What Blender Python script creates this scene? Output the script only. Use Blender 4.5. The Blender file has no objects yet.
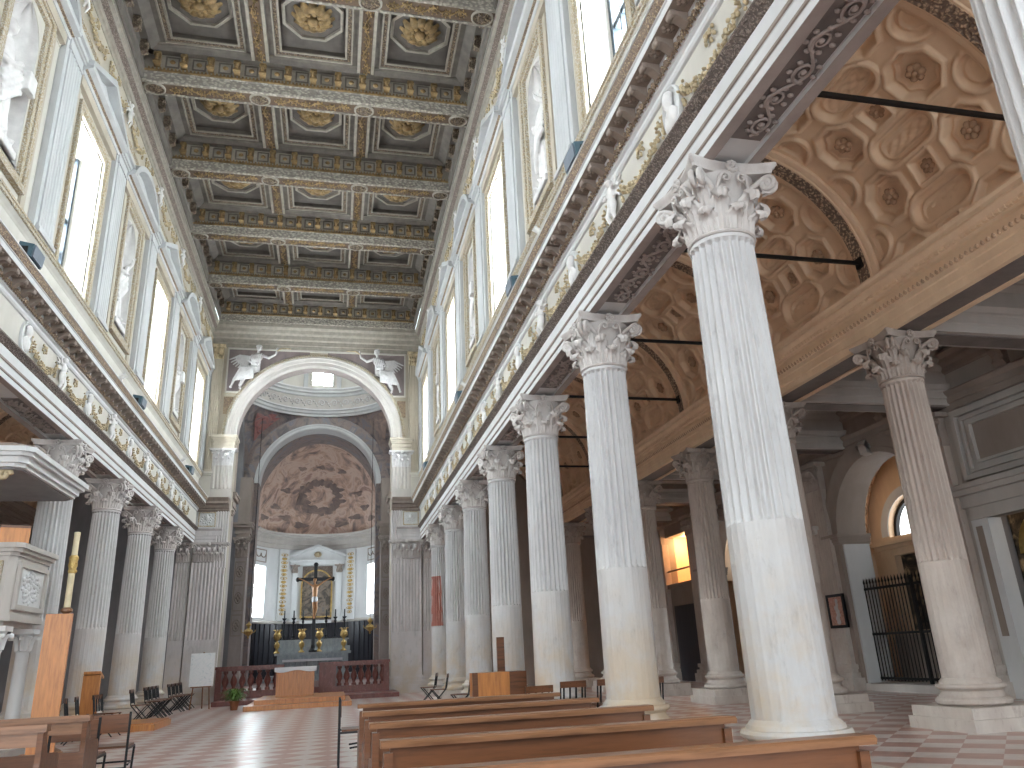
import bpy, bmesh, math, random
from math import sin, cos, pi, sqrt, radians, atan2
from mathutils import Vector, Matrix

scene = bpy.context.scene
COL = scene.collection

# ------------------------------------------------------------------ camera
EYE = 1.27
def make_camera():
    yaw, pitch, roll, f = .2352, .3383, -.0474, 763.744
    fw = Vector((sin(yaw)*cos(pitch), cos(yaw)*cos(pitch), sin(pitch)))
    rt = Vector((cos(yaw), -sin(yaw), 0)); up = rt.cross(fw)
    r2 = rt*cos(roll) + up*sin(roll); u2 = -rt*sin(roll) + up*cos(roll)
    m = Matrix((r2, u2, -fw)).transposed().to_4x4()
    m.translation = Vector((0, 0, EYE))
    cd = bpy.data.cameras.new('camera'); cd.sensor_width = 36; cd.sensor_fit = 'HORIZONTAL'
    cd.lens = f/1024*36; cd.clip_start = .05; cd.clip_end = 300
    c = bpy.data.objects.new('camera', cd); COL.objects.link(c); c.matrix_world = m
    scene.camera = c
make_camera()

# ------------------------------------------------------------------ world, exposure
w = bpy.data.worlds.new('sky'); scene.world = w; w.use_nodes = True
bg = w.node_tree.nodes['Background']
bg.inputs['Color'].default_value = (.86, .95, 1.0, 1); bg.inputs['Strength'].default_value = 3.2
scene.view_settings.view_transform = 'Standard'; scene.view_settings.look = 'None'
scene.view_settings.gamma = 1; scene.view_settings.use_curve_mapping = False
scene.view_settings.exposure = 0.68
try:
    scene.cycles.use_denoising = True
    scene.cycles.max_bounces = 12; scene.cycles.diffuse_bounces = 9; scene.cycles.glossy_bounces = 2
    scene.cycles.sample_clamp_indirect = 12
except Exception:
    pass
WINDOW_LIGHT = 50.0

# ------------------------------------------------------------------ mesh helper
class MB:
    def __init__(s): s.v = []; s.f = []
    def add(s, vs, fs):
        o = len(s.v); s.v.extend([tuple(p) for p in vs]); s.f.extend([tuple(i+o for i in q) for q in fs]); return s
    def box(s, x0, x1, y0, y1, z0, z1):
        return s.add([(x0,y0,z0),(x1,y0,z0),(x1,y1,z0),(x0,y1,z0),(x0,y0,z1),(x1,y0,z1),(x1,y1,z1),(x0,y1,z1)],
              [(0,3,2,1),(4,5,6,7),(0,1,5,4),(1,2,6,5),(2,3,7,6),(3,0,4,7)])
    def prism(s, poly, c0, c1, axis='y'):
        n = len(poly)
        P = {'y': lambda a,b,c:(a,c,b), 'x': lambda a,b,c:(c,a,b), 'z': lambda a,b,c:(a,b,c)}[axis]
        vs = [P(a,b,c0) for a,b in poly] + [P(a,b,c1) for a,b in poly]
        fs = [(i,(i+1)%n,(i+1)%n+n,i+n) for i in range(n)] + [tuple(range(n))[::-1], tuple(range(n,2*n))]
        return s.add(vs, fs)
    def loop_strip(s, rings, closed=True, caps=True):
        n = len(rings[0]); vs = [p for r in rings for p in r]; fs = []
        for j in range(len(rings)-1):
            for i in range(n if closed else n-1):
                k = (i+1) % n
                fs.append((j*n+i, j*n+k, (j+1)*n+k, (j+1)*n+i))
        if caps and closed:
            fs.append(tuple(range(n))[::-1]); fs.append(tuple(range((len(rings)-1)*n, len(rings)*n)))
        return s.add(vs, fs)
    def lathe(s, prof, n=24, c=(0,0,0), mod=None, caps=True):
        rings = []
        for r, z in prof:
            rings.append([(c[0]+(r+(mod(2*pi*i/n, z, r) if mod else 0))*cos(2*pi*i/n), c[1]+(r+(mod(2*pi*i/n, z, r) if mod else 0))*sin(2*pi*i/n), c[2]+z) for i in range(n)])
        return s.loop_strip(rings, True, caps)
    def tube(s, pts, rad, n=8, flat=1.0, caps=True, up=None):
        pts = [Vector(p) for p in pts]
        if not hasattr(rad, '__len__'): rad = [rad]*len(pts)
        rings = []; prev = None
        for i, p in enumerate(pts):
            t = (pts[min(i+1,len(pts)-1)] - pts[max(i-1,0)])
            if t.length < 1e-9: t = Vector((0,0,1))
            t.normalize()
            if prev is None:
                a = Vector(up) if up else (Vector((0,0,1)) if abs(t.z) < .9 else Vector((1,0,0)))
            else: a = prev
            u = a - t*a.dot(t)
            if u.length < 1e-6: u = Vector((1,0,0)) - t*t.x
            u.normalize(); prev = u; v = t.cross(u)
            rings.append([p + u*(rad[i]*cos(2*pi*k/n)) + v*(rad[i]*flat*sin(2*pi*k/n)) for k in range(n)])
        return s.loop_strip(rings, True, caps)
    def bar(s, a, b, r, n=8): return s.tube([a, b], r, n)
    def ball(s, c, r, nu=12, nv=8):
        if not hasattr(r, '__len__'): r = (r, r, r)
        rings = []
        for j in range(nv+1):
            t = pi*(.001 + .998*j/nv)
            rings.append([(c[0]+r[0]*sin(t)*cos(2*pi*i/nu), c[1]+r[1]*sin(t)*sin(2*pi*i/nu), c[2]-r[2]*cos(t)) for i in range(nu)])
        return s.loop_strip(rings, True, True)
    def grid(s, fn, nu, nv):
        vs = [fn(i/nu, j/nv) for j in range(nv+1) for i in range(nu+1)]
        fs = [(j*(nu+1)+i, j*(nu+1)+i+1, (j+1)*(nu+1)+i+1, (j+1)*(nu+1)+i) for j in range(nv) for i in range(nu)]
        return s.add(vs, fs)
    def slab(s, fn, nu, nv, th):
        V = [[Vector(fn(i/nu, j/nv)) for i in range(nu+1)] for j in range(nv+1)]
        N = [[None]*(nu+1) for _ in range(nv+1)]
        for j in range(nv+1):
            for i in range(nu+1):
                du = V[j][min(i+1,nu)]-V[j][max(i-1,0)]; dv = V[min(j+1,nv)][i]-V[max(j-1,0)][i]
                nn = du.cross(dv); N[j][i] = nn.normalized() if nn.length > 1e-12 else Vector((0,0,1))
        m = (nu+1)*(nv+1)
        vs = [V[j][i] for j in range(nv+1) for i in range(nu+1)] + [V[j][i]-N[j][i]*th for j in range(nv+1) for i in range(nu+1)]
        ix = lambda i,j: j*(nu+1)+i
        fs = []
        for j in range(nv):
            for i in range(nu):
                q = (ix(i,j),ix(i+1,j),ix(i+1,j+1),ix(i,j+1)); fs.append(q); fs.append(tuple(k+m for k in q[::-1]))
        edge = [ix(i,0) for i in range(nu+1)]+[ix(nu,j) for j in range(1,nv+1)]+[ix(i,nv) for i in range(nu-1,-1,-1)]+[ix(0,j) for j in range(nv-1,0,-1)]
        for a, b in zip(edge, edge[1:]+edge[:1]): fs.append((b,a,a+m,b+m))
        return s.add(vs, fs)
    def merge(s, o, M=None):
        return s.add([(M @ Vector(p)) for p in o.v] if M else o.v, o.f)
    def xf(s, M): s.v = [tuple(M @ Vector(p)) for p in s.v]; return s
    def mesh(s, name, smooth=None, recalc=True):
        me = bpy.data.meshes.new(name); me.from_pydata([tuple(p) for p in s.v], [], s.f)
        if recalc and len(s.f) < 60000:
            bm = bmesh.new(); bm.from_mesh(me); bmesh.ops.recalc_face_normals(bm, faces=bm.faces); bm.to_mesh(me); bm.free()
        if smooth is not None:
            me.shade_smooth()
            if smooth < 3: me.set_sharp_from_angle(angle=smooth)
        me.update(); return me
    def build(s, name, mat, parent=None, smooth=None, world=True, recalc=True):
        """link as ONE mesh object; world=True: coordinates are the place's, moved into the parent's frame"""
        if world and parent is not None:
            l = origin(parent); s.v = [(p[0]-l[0], p[1]-l[1], p[2]-l[2]) for p in s.v]
        me = s.mesh(name, smooth, recalc); me.materials.append(mat)
        return link(name, me, parent)
def origin(o):
    l = Vector((0,0,0))
    while o is not None: l = l + o.location; o = o.parent
    return l
def link(name, me, parent=None, mat=None):
    o = bpy.data.objects.new(name, me); COL.objects.link(o)
    if parent is not None: o.parent = parent
    if mat is not None:
        o.material_slots[0].link = 'OBJECT'; o.material_slots[0].material = mat
    return o
def tag(o, label=None, cat=None, group=None, kind=None):
    if label: o['label'] = label
    if cat: o['category'] = cat
    if group: o['group'] = group
    if kind: o['kind'] = kind
    return o
def thing(name, label, cat, loc=(0,0,0), rz=0, group=None, kind='thing'):
    o = bpy.data.objects.new(name, None); COL.objects.link(o); o.location = loc; o.rotation_euler = (0,0,rz)
    o.empty_display_size = .2
    return tag(o, label, cat, group, kind)
def structure(name, loc=(0,0,0), label=None):
    o = bpy.data.objects.new(name, None); COL.objects.link(o); o.location = loc; o['kind'] = 'structure'
    if label: o['label'] = label
    return o
KIDS = {}
def copy_tree(o, parent=None):
    c = o.copy(); COL.objects.link(c)
    if parent is not None: c.parent = parent
    for ch in list(o.children): copy_tree(ch, c)
    return c
def place(o, loc, rz=0, label=None, group=None, scale=None):
    o.location = loc; o.rotation_euler = (0,0,rz)
    if scale: o.scale = scale
    if label: o['label'] = label
    if group: o['group'] = group
    return o
def bake(o):
    """replace an object's mesh by its modifier result"""
    dg = bpy.context.evaluated_depsgraph_get(); dg.update()
    me = bpy.data.meshes.new_from_object(o.evaluated_get(dg)); o.modifiers.clear(); me.name = o.name; o.data = me
    return me
def remesh(mb, name, mat, parent=None, voxel=.02, smooth=3, world=False):
    o = mb.build(name, mat, parent, world=world)
    r = o.modifiers.new('r', 'REMESH'); r.mode = 'VOXEL'; r.voxel_size = voxel; r.use_smooth_shade = True
    if smooth:
        q = o.modifiers.new('s', 'SMOOTH'); q.iterations = smooth; q.factor = .5
    me = bake(o)
    if not me.materials: me.materials.append(mat)
    return o
Rz = lambda a: Matrix.Rotation(a, 4, 'Z')
T = lambda x,y,z: Matrix.Translation((x,y,z))

# ------------------------------------------------------------------ materials
def new_mat(name):
    m = bpy.data.materials.new(name); m.use_nodes = True
    nt = m.node_tree; b = nt.nodes['Principled BSDF']
    return m, nt, b
def N(nt, t, **kw):
    n = nt.nodes.new(t)
    for k, v in kw.items():
        if k in n.inputs: n.inputs[k].default_value = v
        else: setattr(n, k, v)
    return n
def coords(nt, scale=(1,1,1), kind='Object'):
    tc = N(nt, 'ShaderNodeTexCoord'); mp = N(nt, 'ShaderNodeMapping'); mp.inputs['Scale'].default_value = scale
    nt.links.new(tc.outputs[kind], mp.inputs['Vector']); return mp.outputs['Vector']
def ramp(nt, fac, stops):
    r = N(nt, 'ShaderNodeValToRGB'); e = r.color_ramp.elements
    while len(e) < len(stops): e.new(.5)
    for i, (p, c) in enumerate(stops): e[i].position = p; e[i].color = (*c, 1) if len(c) == 3 else c
    nt.links.new(fac, r.inputs['Fac']); return r.outputs['Color']
def mixc(nt, fac, a, b, blend='MIX'):
    m = N(nt, 'ShaderNodeMix', data_type='RGBA', blend_type=blend)
    for sock, val in ((m.inputs[0], fac), (m.inputs[6], a), (m.inputs[7], b)):
        if isinstance(val, (int, float)): sock.default_value = val
        elif isinstance(val, tuple): sock.default_value = (*val, 1) if len(val) == 3 else val
        else: nt.links.new(val, sock)
    return m.outputs[2]
def noise(nt, vec, scale, detail=5, rough=.55, out='Fac'):
    n = N(nt, 'ShaderNodeTexNoise'); n.inputs['Scale'].default_value = scale; n.inputs['Detail'].default_value = detail; n.inputs['Roughness'].default_value = rough
    nt.links.new(vec, n.inputs['Vector']); return n.outputs[out]
def bump(nt, b, h, strength=.3, dist=.02):
    n = N(nt, 'ShaderNodeBump'); n.inputs['Strength'].default_value = strength; n.inputs['Distance'].default_value = dist
    nt.links.new(h, n.inputs['Height']); nt.links.new(n.outputs['Normal'], b.inputs['Normal'])
def stone(name, c, c2, vein=None, rough=.55, scale=2.5, stain=None, bumps=.15, stretch=(1,1,.35), spec=.3):
    m, nt, b = new_mat(name)
    v = coords(nt, stretch); v2 = coords(nt)
    col = ramp(nt, noise(nt, v, scale, 6, .6), [(.32, c2), (.66, c)])
    if vein:
        col = mixc(nt, ramp(nt, noise(nt, v, scale*3.2, 8, .72), [(.55, (0,0,0)), (.75, (1,1,1))]), col, vein)
    if stain:   # (colour, z0, z1): patches of yellowed stone low on the shaft
        sep = N(nt, 'ShaderNodeSeparateXYZ'); nt.links.new(v2, sep.inputs[0])
        mr = N(nt, 'ShaderNodeMapRange'); mr.inputs['From Min'].default_value = stain[2]; mr.inputs['From Max'].default_value = stain[1]
        nt.links.new(sep.outputs['Z'], mr.inputs['Value'])
        oi = N(nt, 'ShaderNodeObjectInfo'); off = N(nt, 'ShaderNodeVectorMath', operation='ADD'); nt.links.new(v2, off.inputs[0])
        sc = N(nt, 'ShaderNodeVectorMath', operation='SCALE'); nt.links.new(oi.outputs['Location'], sc.inputs[0]); sc.inputs['Scale'].default_value = 3.7
        nt.links.new(sc.outputs[0], off.inputs[1])
        nz = ramp(nt, noise(nt, off.outputs[0], 1.6, 6, .65), [(.38, (0,0,0)), (.62, (1,1,1))])
        mu = N(nt, 'ShaderNodeMath', operation='MULTIPLY'); nt.links.new(nz, mu.inputs[0]); nt.links.new(mr.outputs[0], mu.inputs[1])
        col = mixc(nt, mu.outputs[0], col, stain[0])
    nt.links.new(col, b.inputs['Base Color']); b.inputs['Roughness'].default_value = rough; b.inputs['Specular IOR Level'].default_value = spec
    if bumps: bump(nt, b, noise(nt, v2, 14, 6, .7), bumps, .02)
    return m
def plain(name, c, rough=.5, metal=0, bumps=0, bscale=30, var=.15, spec=.4):
    m, nt, b = new_mat(name); v = coords(nt)
    d = tuple(x*(1-var) for x in c)
    nt.links.new(ramp(nt, noise(nt, v, 6, 4), [(.35, d), (.65, c)]), b.inputs['Base Color'])
    b.inputs['Roughness'].default_value = rough; b.inputs['Metallic'].default_value = metal; b.inputs['Specular IOR Level'].default_value = spec
    if bumps: bump(nt, b, noise(nt, v, bscale, 4), bumps, .02)
    return m
def carved(name, hi, lo, scale=14, stretch=(1,1,1), rough=.6, metal=0, strength=.9, mid=.35, dist=.03):
    """ornament in two colours (some gilt; the darker fills the hollows) with its relief"""
    m, nt, b = new_mat(name); v = coords(nt, stretch)
    vo = N(nt, 'ShaderNodeTexVoronoi'); vo.feature = 'SMOOTH_F1'; vo.inputs['Scale'].default_value = scale; vo.inputs['Smoothness'].default_value = .3
    wob = noise(nt, v, scale*.45, 3, .5, 'Color'); wv = N(nt, 'ShaderNodeVectorMath', operation='MULTIPLY_ADD')
    nt.links.new(wob, wv.inputs[0]); wv.inputs[1].default_value = (.14,.14,.14); nt.links.new(v, wv.inputs[2])
    nt.links.new(wv.outputs[0], vo.inputs['Vector'])
    nt.links.new(ramp(nt, vo.outputs['Distance'], [(mid-.12, hi), (mid+.18, lo)]), b.inputs['Base Color'])
    inv = N(nt, 'ShaderNodeMath', operation='SUBTRACT'); inv.inputs[0].default_value = 1; nt.links.new(vo.outputs['Distance'], inv.inputs[1])
    bump(nt, b, inv.outputs[0], strength, dist)
    b.inputs['Roughness'].default_value = rough; b.inputs['Metallic'].default_value = metal
    return m
def wood(name, c, c2, axis=(1,12,12), rough=.35, scale=2.2):
    m, nt, b = new_mat(name); v = coords(nt, axis)
    nt.links.new(ramp(nt, noise(nt, v, scale, 8, .65), [(.3, c2), (.5, c), (.72, tuple(x*1.25 for x in c))]), b.inputs['Base Color'])
    b.inputs['Roughness'].default_value = rough; bump(nt, b, noise(nt, v, scale*3, 5), .08, .01)
    return m
def glow(name, c, s):
    m, nt, b = new_mat(name); b.inputs['Base Color'].default_value = (*c,1)
    b.inputs['Emission Color'].default_value = (*c,1); b.inputs['Emission Strength'].default_value = s; b.inputs['Roughness'].default_value = .2
    return m
def painting(name, cols, scale=1.6, seed=0, rough=.6, stretch=(1,1,1)):
    """a loose painted surface: broad patches of the colours broken up by swirling detail"""
    m, nt, b = new_mat(name); v = coords(nt, stretch)
    off = N(nt, 'ShaderNodeVectorMath', operation='ADD'); nt.links.new(v, off.inputs[0]); off.inputs[1].default_value = (seed*7.3, seed*3.1, seed*5.7)
    n1 = N(nt, 'ShaderNodeTexNoise'); n1.inputs['Scale'].default_value = scale; n1.inputs['Detail'].default_value = 7; n1.inputs['Roughness'].default_value = .62; n1.inputs['Distortion'].default_value = 1.4
    nt.links.new(off.outputs[0], n1.inputs['Vector'])
    k = len(cols)
    nt.links.new(ramp(nt, n1.outputs['Fac'], [(.3+.42*i/(k-1), c) for i, c in enumerate(cols)]), b.inputs['Base Color'])
    b.inputs['Roughness'].default_value = rough
    return m

M = {}
M['column'] = stone('column_marble', (.60,.60,.605), (.50,.495,.50), (.37,.365,.37), stain=((.56,.44,.30), .3, 2.4))
M['plinth'] = stone('plinth_marble', (.62,.57,.52), (.5,.44,.40), (.36,.28,.25), scale=3)
M['capital'] = stone('capital_stone', (.60,.575,.56), (.43,.395,.38), None, scale=4, bumps=.3)
M['column2'] = stone('aisle_column_stone', (.50,.43,.38), (.40,.34,.30), (.28,.23,.21), stain=((.58,.54,.50), .3, 2.6))
M['capital2'] = stone('aisle_capital_stone', (.42,.36,.32), (.32,.27,.24), None, scale=4, bumps=.3)
M['pink'] = stone('pink_marble', (.48,.20,.16), (.36,.15,.12), (.6,.4,.36))
M['pier'] = stone('pier_marble', (.63,.60,.60), (.52,.50,.50), (.40,.39,.40), stain=((.55,.47,.38), .3, 2.2))
M['white'] = stone('white_stone', (.64,.65,.655), (.56,.57,.575), None, scale=1.6, bumps=.08)
M['cream'] = stone('cream_stucco', (.56,.54,.49), (.48,.46,.415), None, scale=2, bumps=.1)
M['beige'] = stone('beige_stone', (.48,.43,.35), (.39,.35,.285), None, scale=2, bumps=.12)
M['bluegrey'] = stone('grey_stucco', (.50,.51,.515), (.42,.43,.435), None, scale=2, bumps=.1)
M['darkband'] = carved('carved_brown_band', (.34,.27,.225), (.13,.10,.085), 34, (1,1,1))
M['giltband'] = carved('gilt_leaf_band', (.56,.43,.27), (.24,.175,.13), 32, mid=.32)
M['giltwhite'] = carved('gilt_on_white_band', (.56,.53,.47), (.42,.34,.22), 30, mid=.42)
M['gold'] = plain('gilding', (.62,.43,.16), .42, .55, .5, 40, .35)
M['palegold'] = plain('pale_gilding', (.62,.51,.33), .5, .2, .4, 40, .55)
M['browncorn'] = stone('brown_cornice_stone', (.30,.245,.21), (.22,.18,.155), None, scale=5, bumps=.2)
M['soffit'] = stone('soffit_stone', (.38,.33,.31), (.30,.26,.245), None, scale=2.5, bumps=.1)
M['soffitshade'] = stone('soffit_shaded_ground', (.20,.175,.165), (.145,.125,.12), None, scale=3, bumps=.2)  # dark ground: shade of the sunk panel put into the stone colour
M['tan'] = stone('tan_stucco', (.80,.62,.44), (.70,.52,.36), None, scale=2.2, bumps=.1)
M['tancarve'] = carved('tan_rib_carving', (.62,.47,.33), (.17,.12,.09), 20, strength=1)
M['tandark'] = stone('tan_stone_rosette', (.52,.36,.24), (.36,.24,.16), None, scale=8, bumps=.3)
M['ceil'] = stone('ceiling_grey_wood', (.155,.138,.12), (.10,.088,.078), None, scale=3, bumps=.15, stretch=(1,1,1))
M['ceildark'] = stone('ceiling_dark_wood', (.12,.105,.095), (.085,.075,.068), None, scale=3, bumps=.1, stretch=(1,1,1))
M['ceilpale'] = carved('ceiling_pale_leaf_strip', (.36,.335,.285), (.20,.18,.155), 11, (1,1,1.6), mid=.42, strength=.8)
M['ceillight'] = stone('ceiling_pale_trim', (.33,.30,.255), (.24,.22,.19), None, scale=6, bumps=.2, stretch=(1,1,1))
M['ceilcarve'] = carved('ceiling_brown_scroll', (.28,.215,.14), (.10,.072,.052), 22, mid=.36, strength=1)
M['ceilbrown'] = stone('ceiling_brown_ground', (.13,.09,.062), (.09,.062,.045), None, scale=5, bumps=.2, stretch=(1,1,1))
M['ceilgold'] = plain('ceiling_gilding', (.33,.225,.105), .5, .3, .6, 30, .55)
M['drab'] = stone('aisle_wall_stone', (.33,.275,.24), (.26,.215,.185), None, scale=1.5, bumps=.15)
M['drabwhite'] = stone('aisle_pale_stone', (.50,.47,.44), (.41,.385,.36), None, scale=1.5, bumps=.1)
M['ceil2'] = stone('outer_aisle_ceiling', (.34,.27,.225), (.27,.215,.18), None, scale=1.5, bumps=.1)
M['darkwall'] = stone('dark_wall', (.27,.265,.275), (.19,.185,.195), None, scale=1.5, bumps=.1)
M['wood'] = wood('pew_wood', (.14,.053,.021), (.075,.028,.011))
M['woodlight'] = wood('varnished_pine', (.50,.20,.055), (.36,.13,.035), (10,10,1))
M['woodrail'] = wood('worn_rail_wood', (.23,.11,.055), (.12,.052,.024))
M['black'] = plain('black_steel', (.018,.02,.024), .4, .3)
M['iron'] = plain('wrought_iron', (.012,.012,.013), .5, .4)
M['redmarble'] = stone('red_marble', (.215,.075,.06), (.14,.05,.042), (.36,.2,.17), scale=6, rough=.3)
M['altar'] = stone('altar_grey_marble', (.36,.40,.42), (.26,.29,.32), (.55,.58,.6), scale=6, rough=.35)
M['cloth'] = plain('white_linen', (.72,.73,.76), .8, 0, .2, 20, .06)
M['darkwood'] = wood('dark_stall_wood', (.035,.035,.045), (.02,.02,.028), (10,10,1))
M['skin'] = plain('painted_flesh', (.58,.30,.14), .5)
M['speaker'] = plain('slate_blue_metal', (.055,.105,.135), .45)
M['lampwhite'] = plain('white_enamel', (.78,.78,.77), .4)
M['statue'] = stone('white_stucco_statue', (.72,.71,.70), (.60,.59,.585), None, scale=5, bumps=.12, stretch=(1,1,1))
M['statuegrey'] = stone('grey_stucco_statue', (.56,.55,.55), (.45,.44,.44), None, scale=6, bumps=.12, stretch=(1,1,1))
M['spandrel'] = stone('brown_spandrel_ground', (.25,.205,.20), (.18,.15,.148), None, scale=3, bumps=.1)
M['glass'] = glow('bright_window_glass', (.88,.96,1.0), WINDOW_LIGHT)
M['glassdim'] = glow('apse_window_glass', (.88,.96,1.0), 18)
M['glassdome'] = glow('dome_window_glass', (.90,.97,1.0), 22)
M['glasslun'] = glow('lunette_glass', (.92,.97,1.0), 2.6)
M['darkframe'] = plain('window_leadwork', (.03,.042,.055), .6)
M['frame'] = plain('grey_window_metal', (.16,.19,.23), .5)
M['green'] = plain('leaf_green', (.10,.20,.035), .5, 0, 0, 30, .45)
M['pot'] = plain('terracotta', (.30,.11,.05), .7)
M['wax'] = plain('candle_wax', (.72,.62,.42), .5)
M['poster'] = painting('poster_print', [(.62,.66,.70), (.80,.82,.84), (.84,.85,.86), (.74,.78,.80), (.55,.62,.66)], 4, 3)
M['icon'] = painting('icon_print', [(.10,.07,.06), (.45,.22,.17), (.52,.33,.26), (.30,.12,.09)], 9, 2)
M['chapelpaint'] = painting('dark_canvas', [(.012,.011,.010), (.03,.025,.02), (.10,.075,.05), (.46,.33,.20), (.06,.035,.03)], 1.7, 5)
M['altarpaint'] = painting('altar_canvas', [(.025,.022,.02), (.07,.06,.05), (.22,.17,.13), (.10,.11,.13)], 2.2, 8)
M['fresco'] = painting('apse_fresco', [(.20,.16,.15), (.34,.25,.22), (.58,.40,.31), (.68,.54,.46), (.46,.30,.25), (.26,.20,.19)], .9, 1)
M['frescocloud'] = painting('fresco_dark_cloud', [(.16,.13,.125), (.26,.20,.18), (.40,.29,.24)], 1.4, 6)
M['frescored'] = painting('red_drapery_paint', [(.12,.08,.08), (.25,.10,.10), (.36,.17,.15), (.20,.15,.16), (.15,.07,.07)], 1.6, 9)
M['fresco2'] = painting('pendentive_fresco', [(.09,.085,.095), (.17,.15,.155), (.28,.22,.20), (.20,.20,.23), (.34,.29,.26)], 1.1, 4)
def floor_mat():
    m, nt, b = new_mat('floor_marble'); v = coords(nt)
    rot = N(nt, 'ShaderNodeMapping'); rot.inputs['Rotation'].default_value = (0,0,pi/4); nt.links.new(v, rot.inputs['Vector'])
    ck = N(nt, 'ShaderNodeTexChecker'); ck.inputs['Scale'].default_value = 1/.44; nt.links.new(rot.outputs[0], ck.inputs['Vector'])
    pink = ramp(nt, noise(nt, v, 3.5, 7, .7), [(.3, (.36,.19,.155)), (.7, (.50,.30,.25))])
    wht = ramp(nt, noise(nt, v, 3.1, 7, .7), [(.3, (.52,.46,.43)), (.7, (.66,.61,.58))])
    nt.links.new(mixc(nt, ck.outputs['Fac'], wht, pink), b.inputs['Base Color'])
    b.inputs['Roughness'].default_value = .3; b.inputs['Specular IOR Level'].default_value = .5
    bump(nt, b, noise(nt, v, 5, 5), .03, .01)
    return m
M['floor'] = floor_mat()

XC = -.9325                     # nave axis
HW = 4.4025                     # half width to the entablature face
YK = lambda k: 6.259 + 3.685*k  # column lines
YEND = 32.05
SP = 3.685
# ================================================================== columns
H_BASE, Z_NECK, Z_TOP = .62, 5.09, 5.85
R_B, R_T = .345, .312
def shaft_r(z):
    t = max(0, min(1, (z-H_BASE)/(Z_NECK-H_BASE))); return R_B + (R_T-R_B)*t**1.6
def flute(th, z, r):
    ph = (th*24/(2*pi)) % 1.0
    if z < .68 or z > Z_NECK-.05: return 0
    t = (ph-.11)/.78
    if t <= 0 or t >= 1: return 0
    s = sin(pi*t)
    if z > 2.27: return -.044*s**.7
    return -.011*(1-abs(2*t-1)**4) + .008*s
def shaft_mesh():
    zs = [.62,.63,.66,.70,.75,1.2,1.75,2.24,2.26,2.30,2.8,3.4,4.0,4.6,4.98,5.02,5.05,5.09]
    pr = []
    for z in zs:
        r = shaft_r(z)
        if z < .66: r += .035*(1-(z-.62)/.04*.7)
        if z > 5.03: r += .012
        pr.append((r, z))
    return MB().lathe(pr, 192, mod=flute).mesh('shaft', .5)
def base_mesh():
    pr = [(.40,.30),(.455,.305),(.485,.335),(.485,.375),(.455,.41),(.425,.415),(.415,.435),(.395,.46),(.39,.49),(.41,.51),(.425,.515),(.445,.53),(.45,.555),(.435,.58),(.40,.585),(.39,.62)]
    return MB().lathe(pr, 48).mesh('base', .7)
def plinth_mesh(a=.56):
    m = MB(); m.box(-a,a,-a,a,0,.16); m.box(-a+.045,a-.045,-a+.045,a-.045,.16,.30); return m.mesh('plinth')
def leaf_fn(h, W, reach):
    cl = [(.0,0),(.008,.2),(.012,.4),(.02,.58),(.045,.74),(.085,.88),(.125,.965),(.165,.985),(.195,.93),(.20,.84),(.18,.77)]
    wd = [.78,.92,1.0,1.04,1.02,.98,.86,.72,.55,.38,.22]
    n = len(cl)-1
    def f(u, v):
        x = v*n; i = min(int(x), n-1); t = x-i
        o = (cl[i][0]*(1-t)+cl[i+1][0]*t)*reach; z = (cl[i][1]*(1-t)+cl[i+1][1]*t)*h
        w = (wd[i]*(1-t)+wd[i+1]*t)*W
        s = 2*u-1
        w *= 1 - .30*abs(sin(v*pi*4.5))*abs(s)**.7
        y = s*w
        rb = .30 + .05*(z/.7)
        ridge = .016*(1-abs(s))+.010*cos(s*pi*3)*(1-v*.3)
        o2 = o + ridge + (sqrt(max(rb*rb-y*y, .01))-rb)*(1-.6*v) - .03*abs(s)**3*v
        return (rb + o2 + .012, y, z)
    return f
def leaf_mesh(h, W, reach):
    return MB().slab(leaf_fn(h, W, reach), 10, 15, .022).mesh('acanthus_leaf', 1.0)
def volute_mesh():
    """a corner spiral seen from its side: leans out along +x (the diagonal)"""
    m = MB(); pts = []; rad = []
    for i in range(8):
        t = i/7; pts.append((.30+.24*t**1.3, .09*(1-t)+.035, .36+.245*t**.8)); rad.append(.030-.004*t)
    cx, cz = .548, .535
    for i in range(1, 22):
        a = pi/2 - i*.50; r = .082*(1-i/26)
        pts.append((cx+r*cos(a), .038, cz+r*sin(a))); rad.append(.027*(1-i/40))
    m.tube(pts, rad, 7, 1.25); m.ball((cx,.038,cz), (.026,.036,.026), 8, 6)
    return m.mesh('volute', 1.2)
def helix_mesh():
    m = MB(); pts = []; rad = []
    for i in range(6):
        t = i/5; pts.append((.345+.06*t, .20-.06*t, .38+.20*t)); rad.append(.020)
    cy, cz = .088, .565
    for i in range(1, 16):
        a = .35 + i*.55; r = .055*(1-i/19)
        pts.append((.415, cy+r*cos(a)*1.0, cz+r*sin(a))); rad.append(.018*(1-i/30))
    m.tube(pts, rad, 6); return m.mesh('helix', 1.2)
def abacus_mesh():
    def outline(k):
        P = []
        for q in range(4):
            a0 = q*pi/2
            for i in range(9):
                s = -1+2*i/8; y = s*.44*k; x = (.375+.085*s*s)*k
                P.append((x*cos(a0)-y*sin(a0), x*sin(a0)+y*cos(a0)))
        return P
    rings = []
    for k, z in ((.95,.655),(.97,.69),(1.0,.70),(1.03,.725),(1.05,.735),(1.05,.76)):
        rings.append([(x,y,z) for x,y in outline(k)])
    return MB().loop_strip(rings).mesh('abacus', .6)
def fleuron_mesh(r=.075):
    m = MB()
    for k in range(8):
        a = 2*pi*k/8; m.ball((.415, r*.62*cos(a), .70+r*.62*sin(a)), (.028, r*.36, r*.36), 7, 5)
    m.ball((.43,0,.70), (.034,.026,.026), 8, 6); return m.mesh('fleuron', 1.2)
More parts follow.
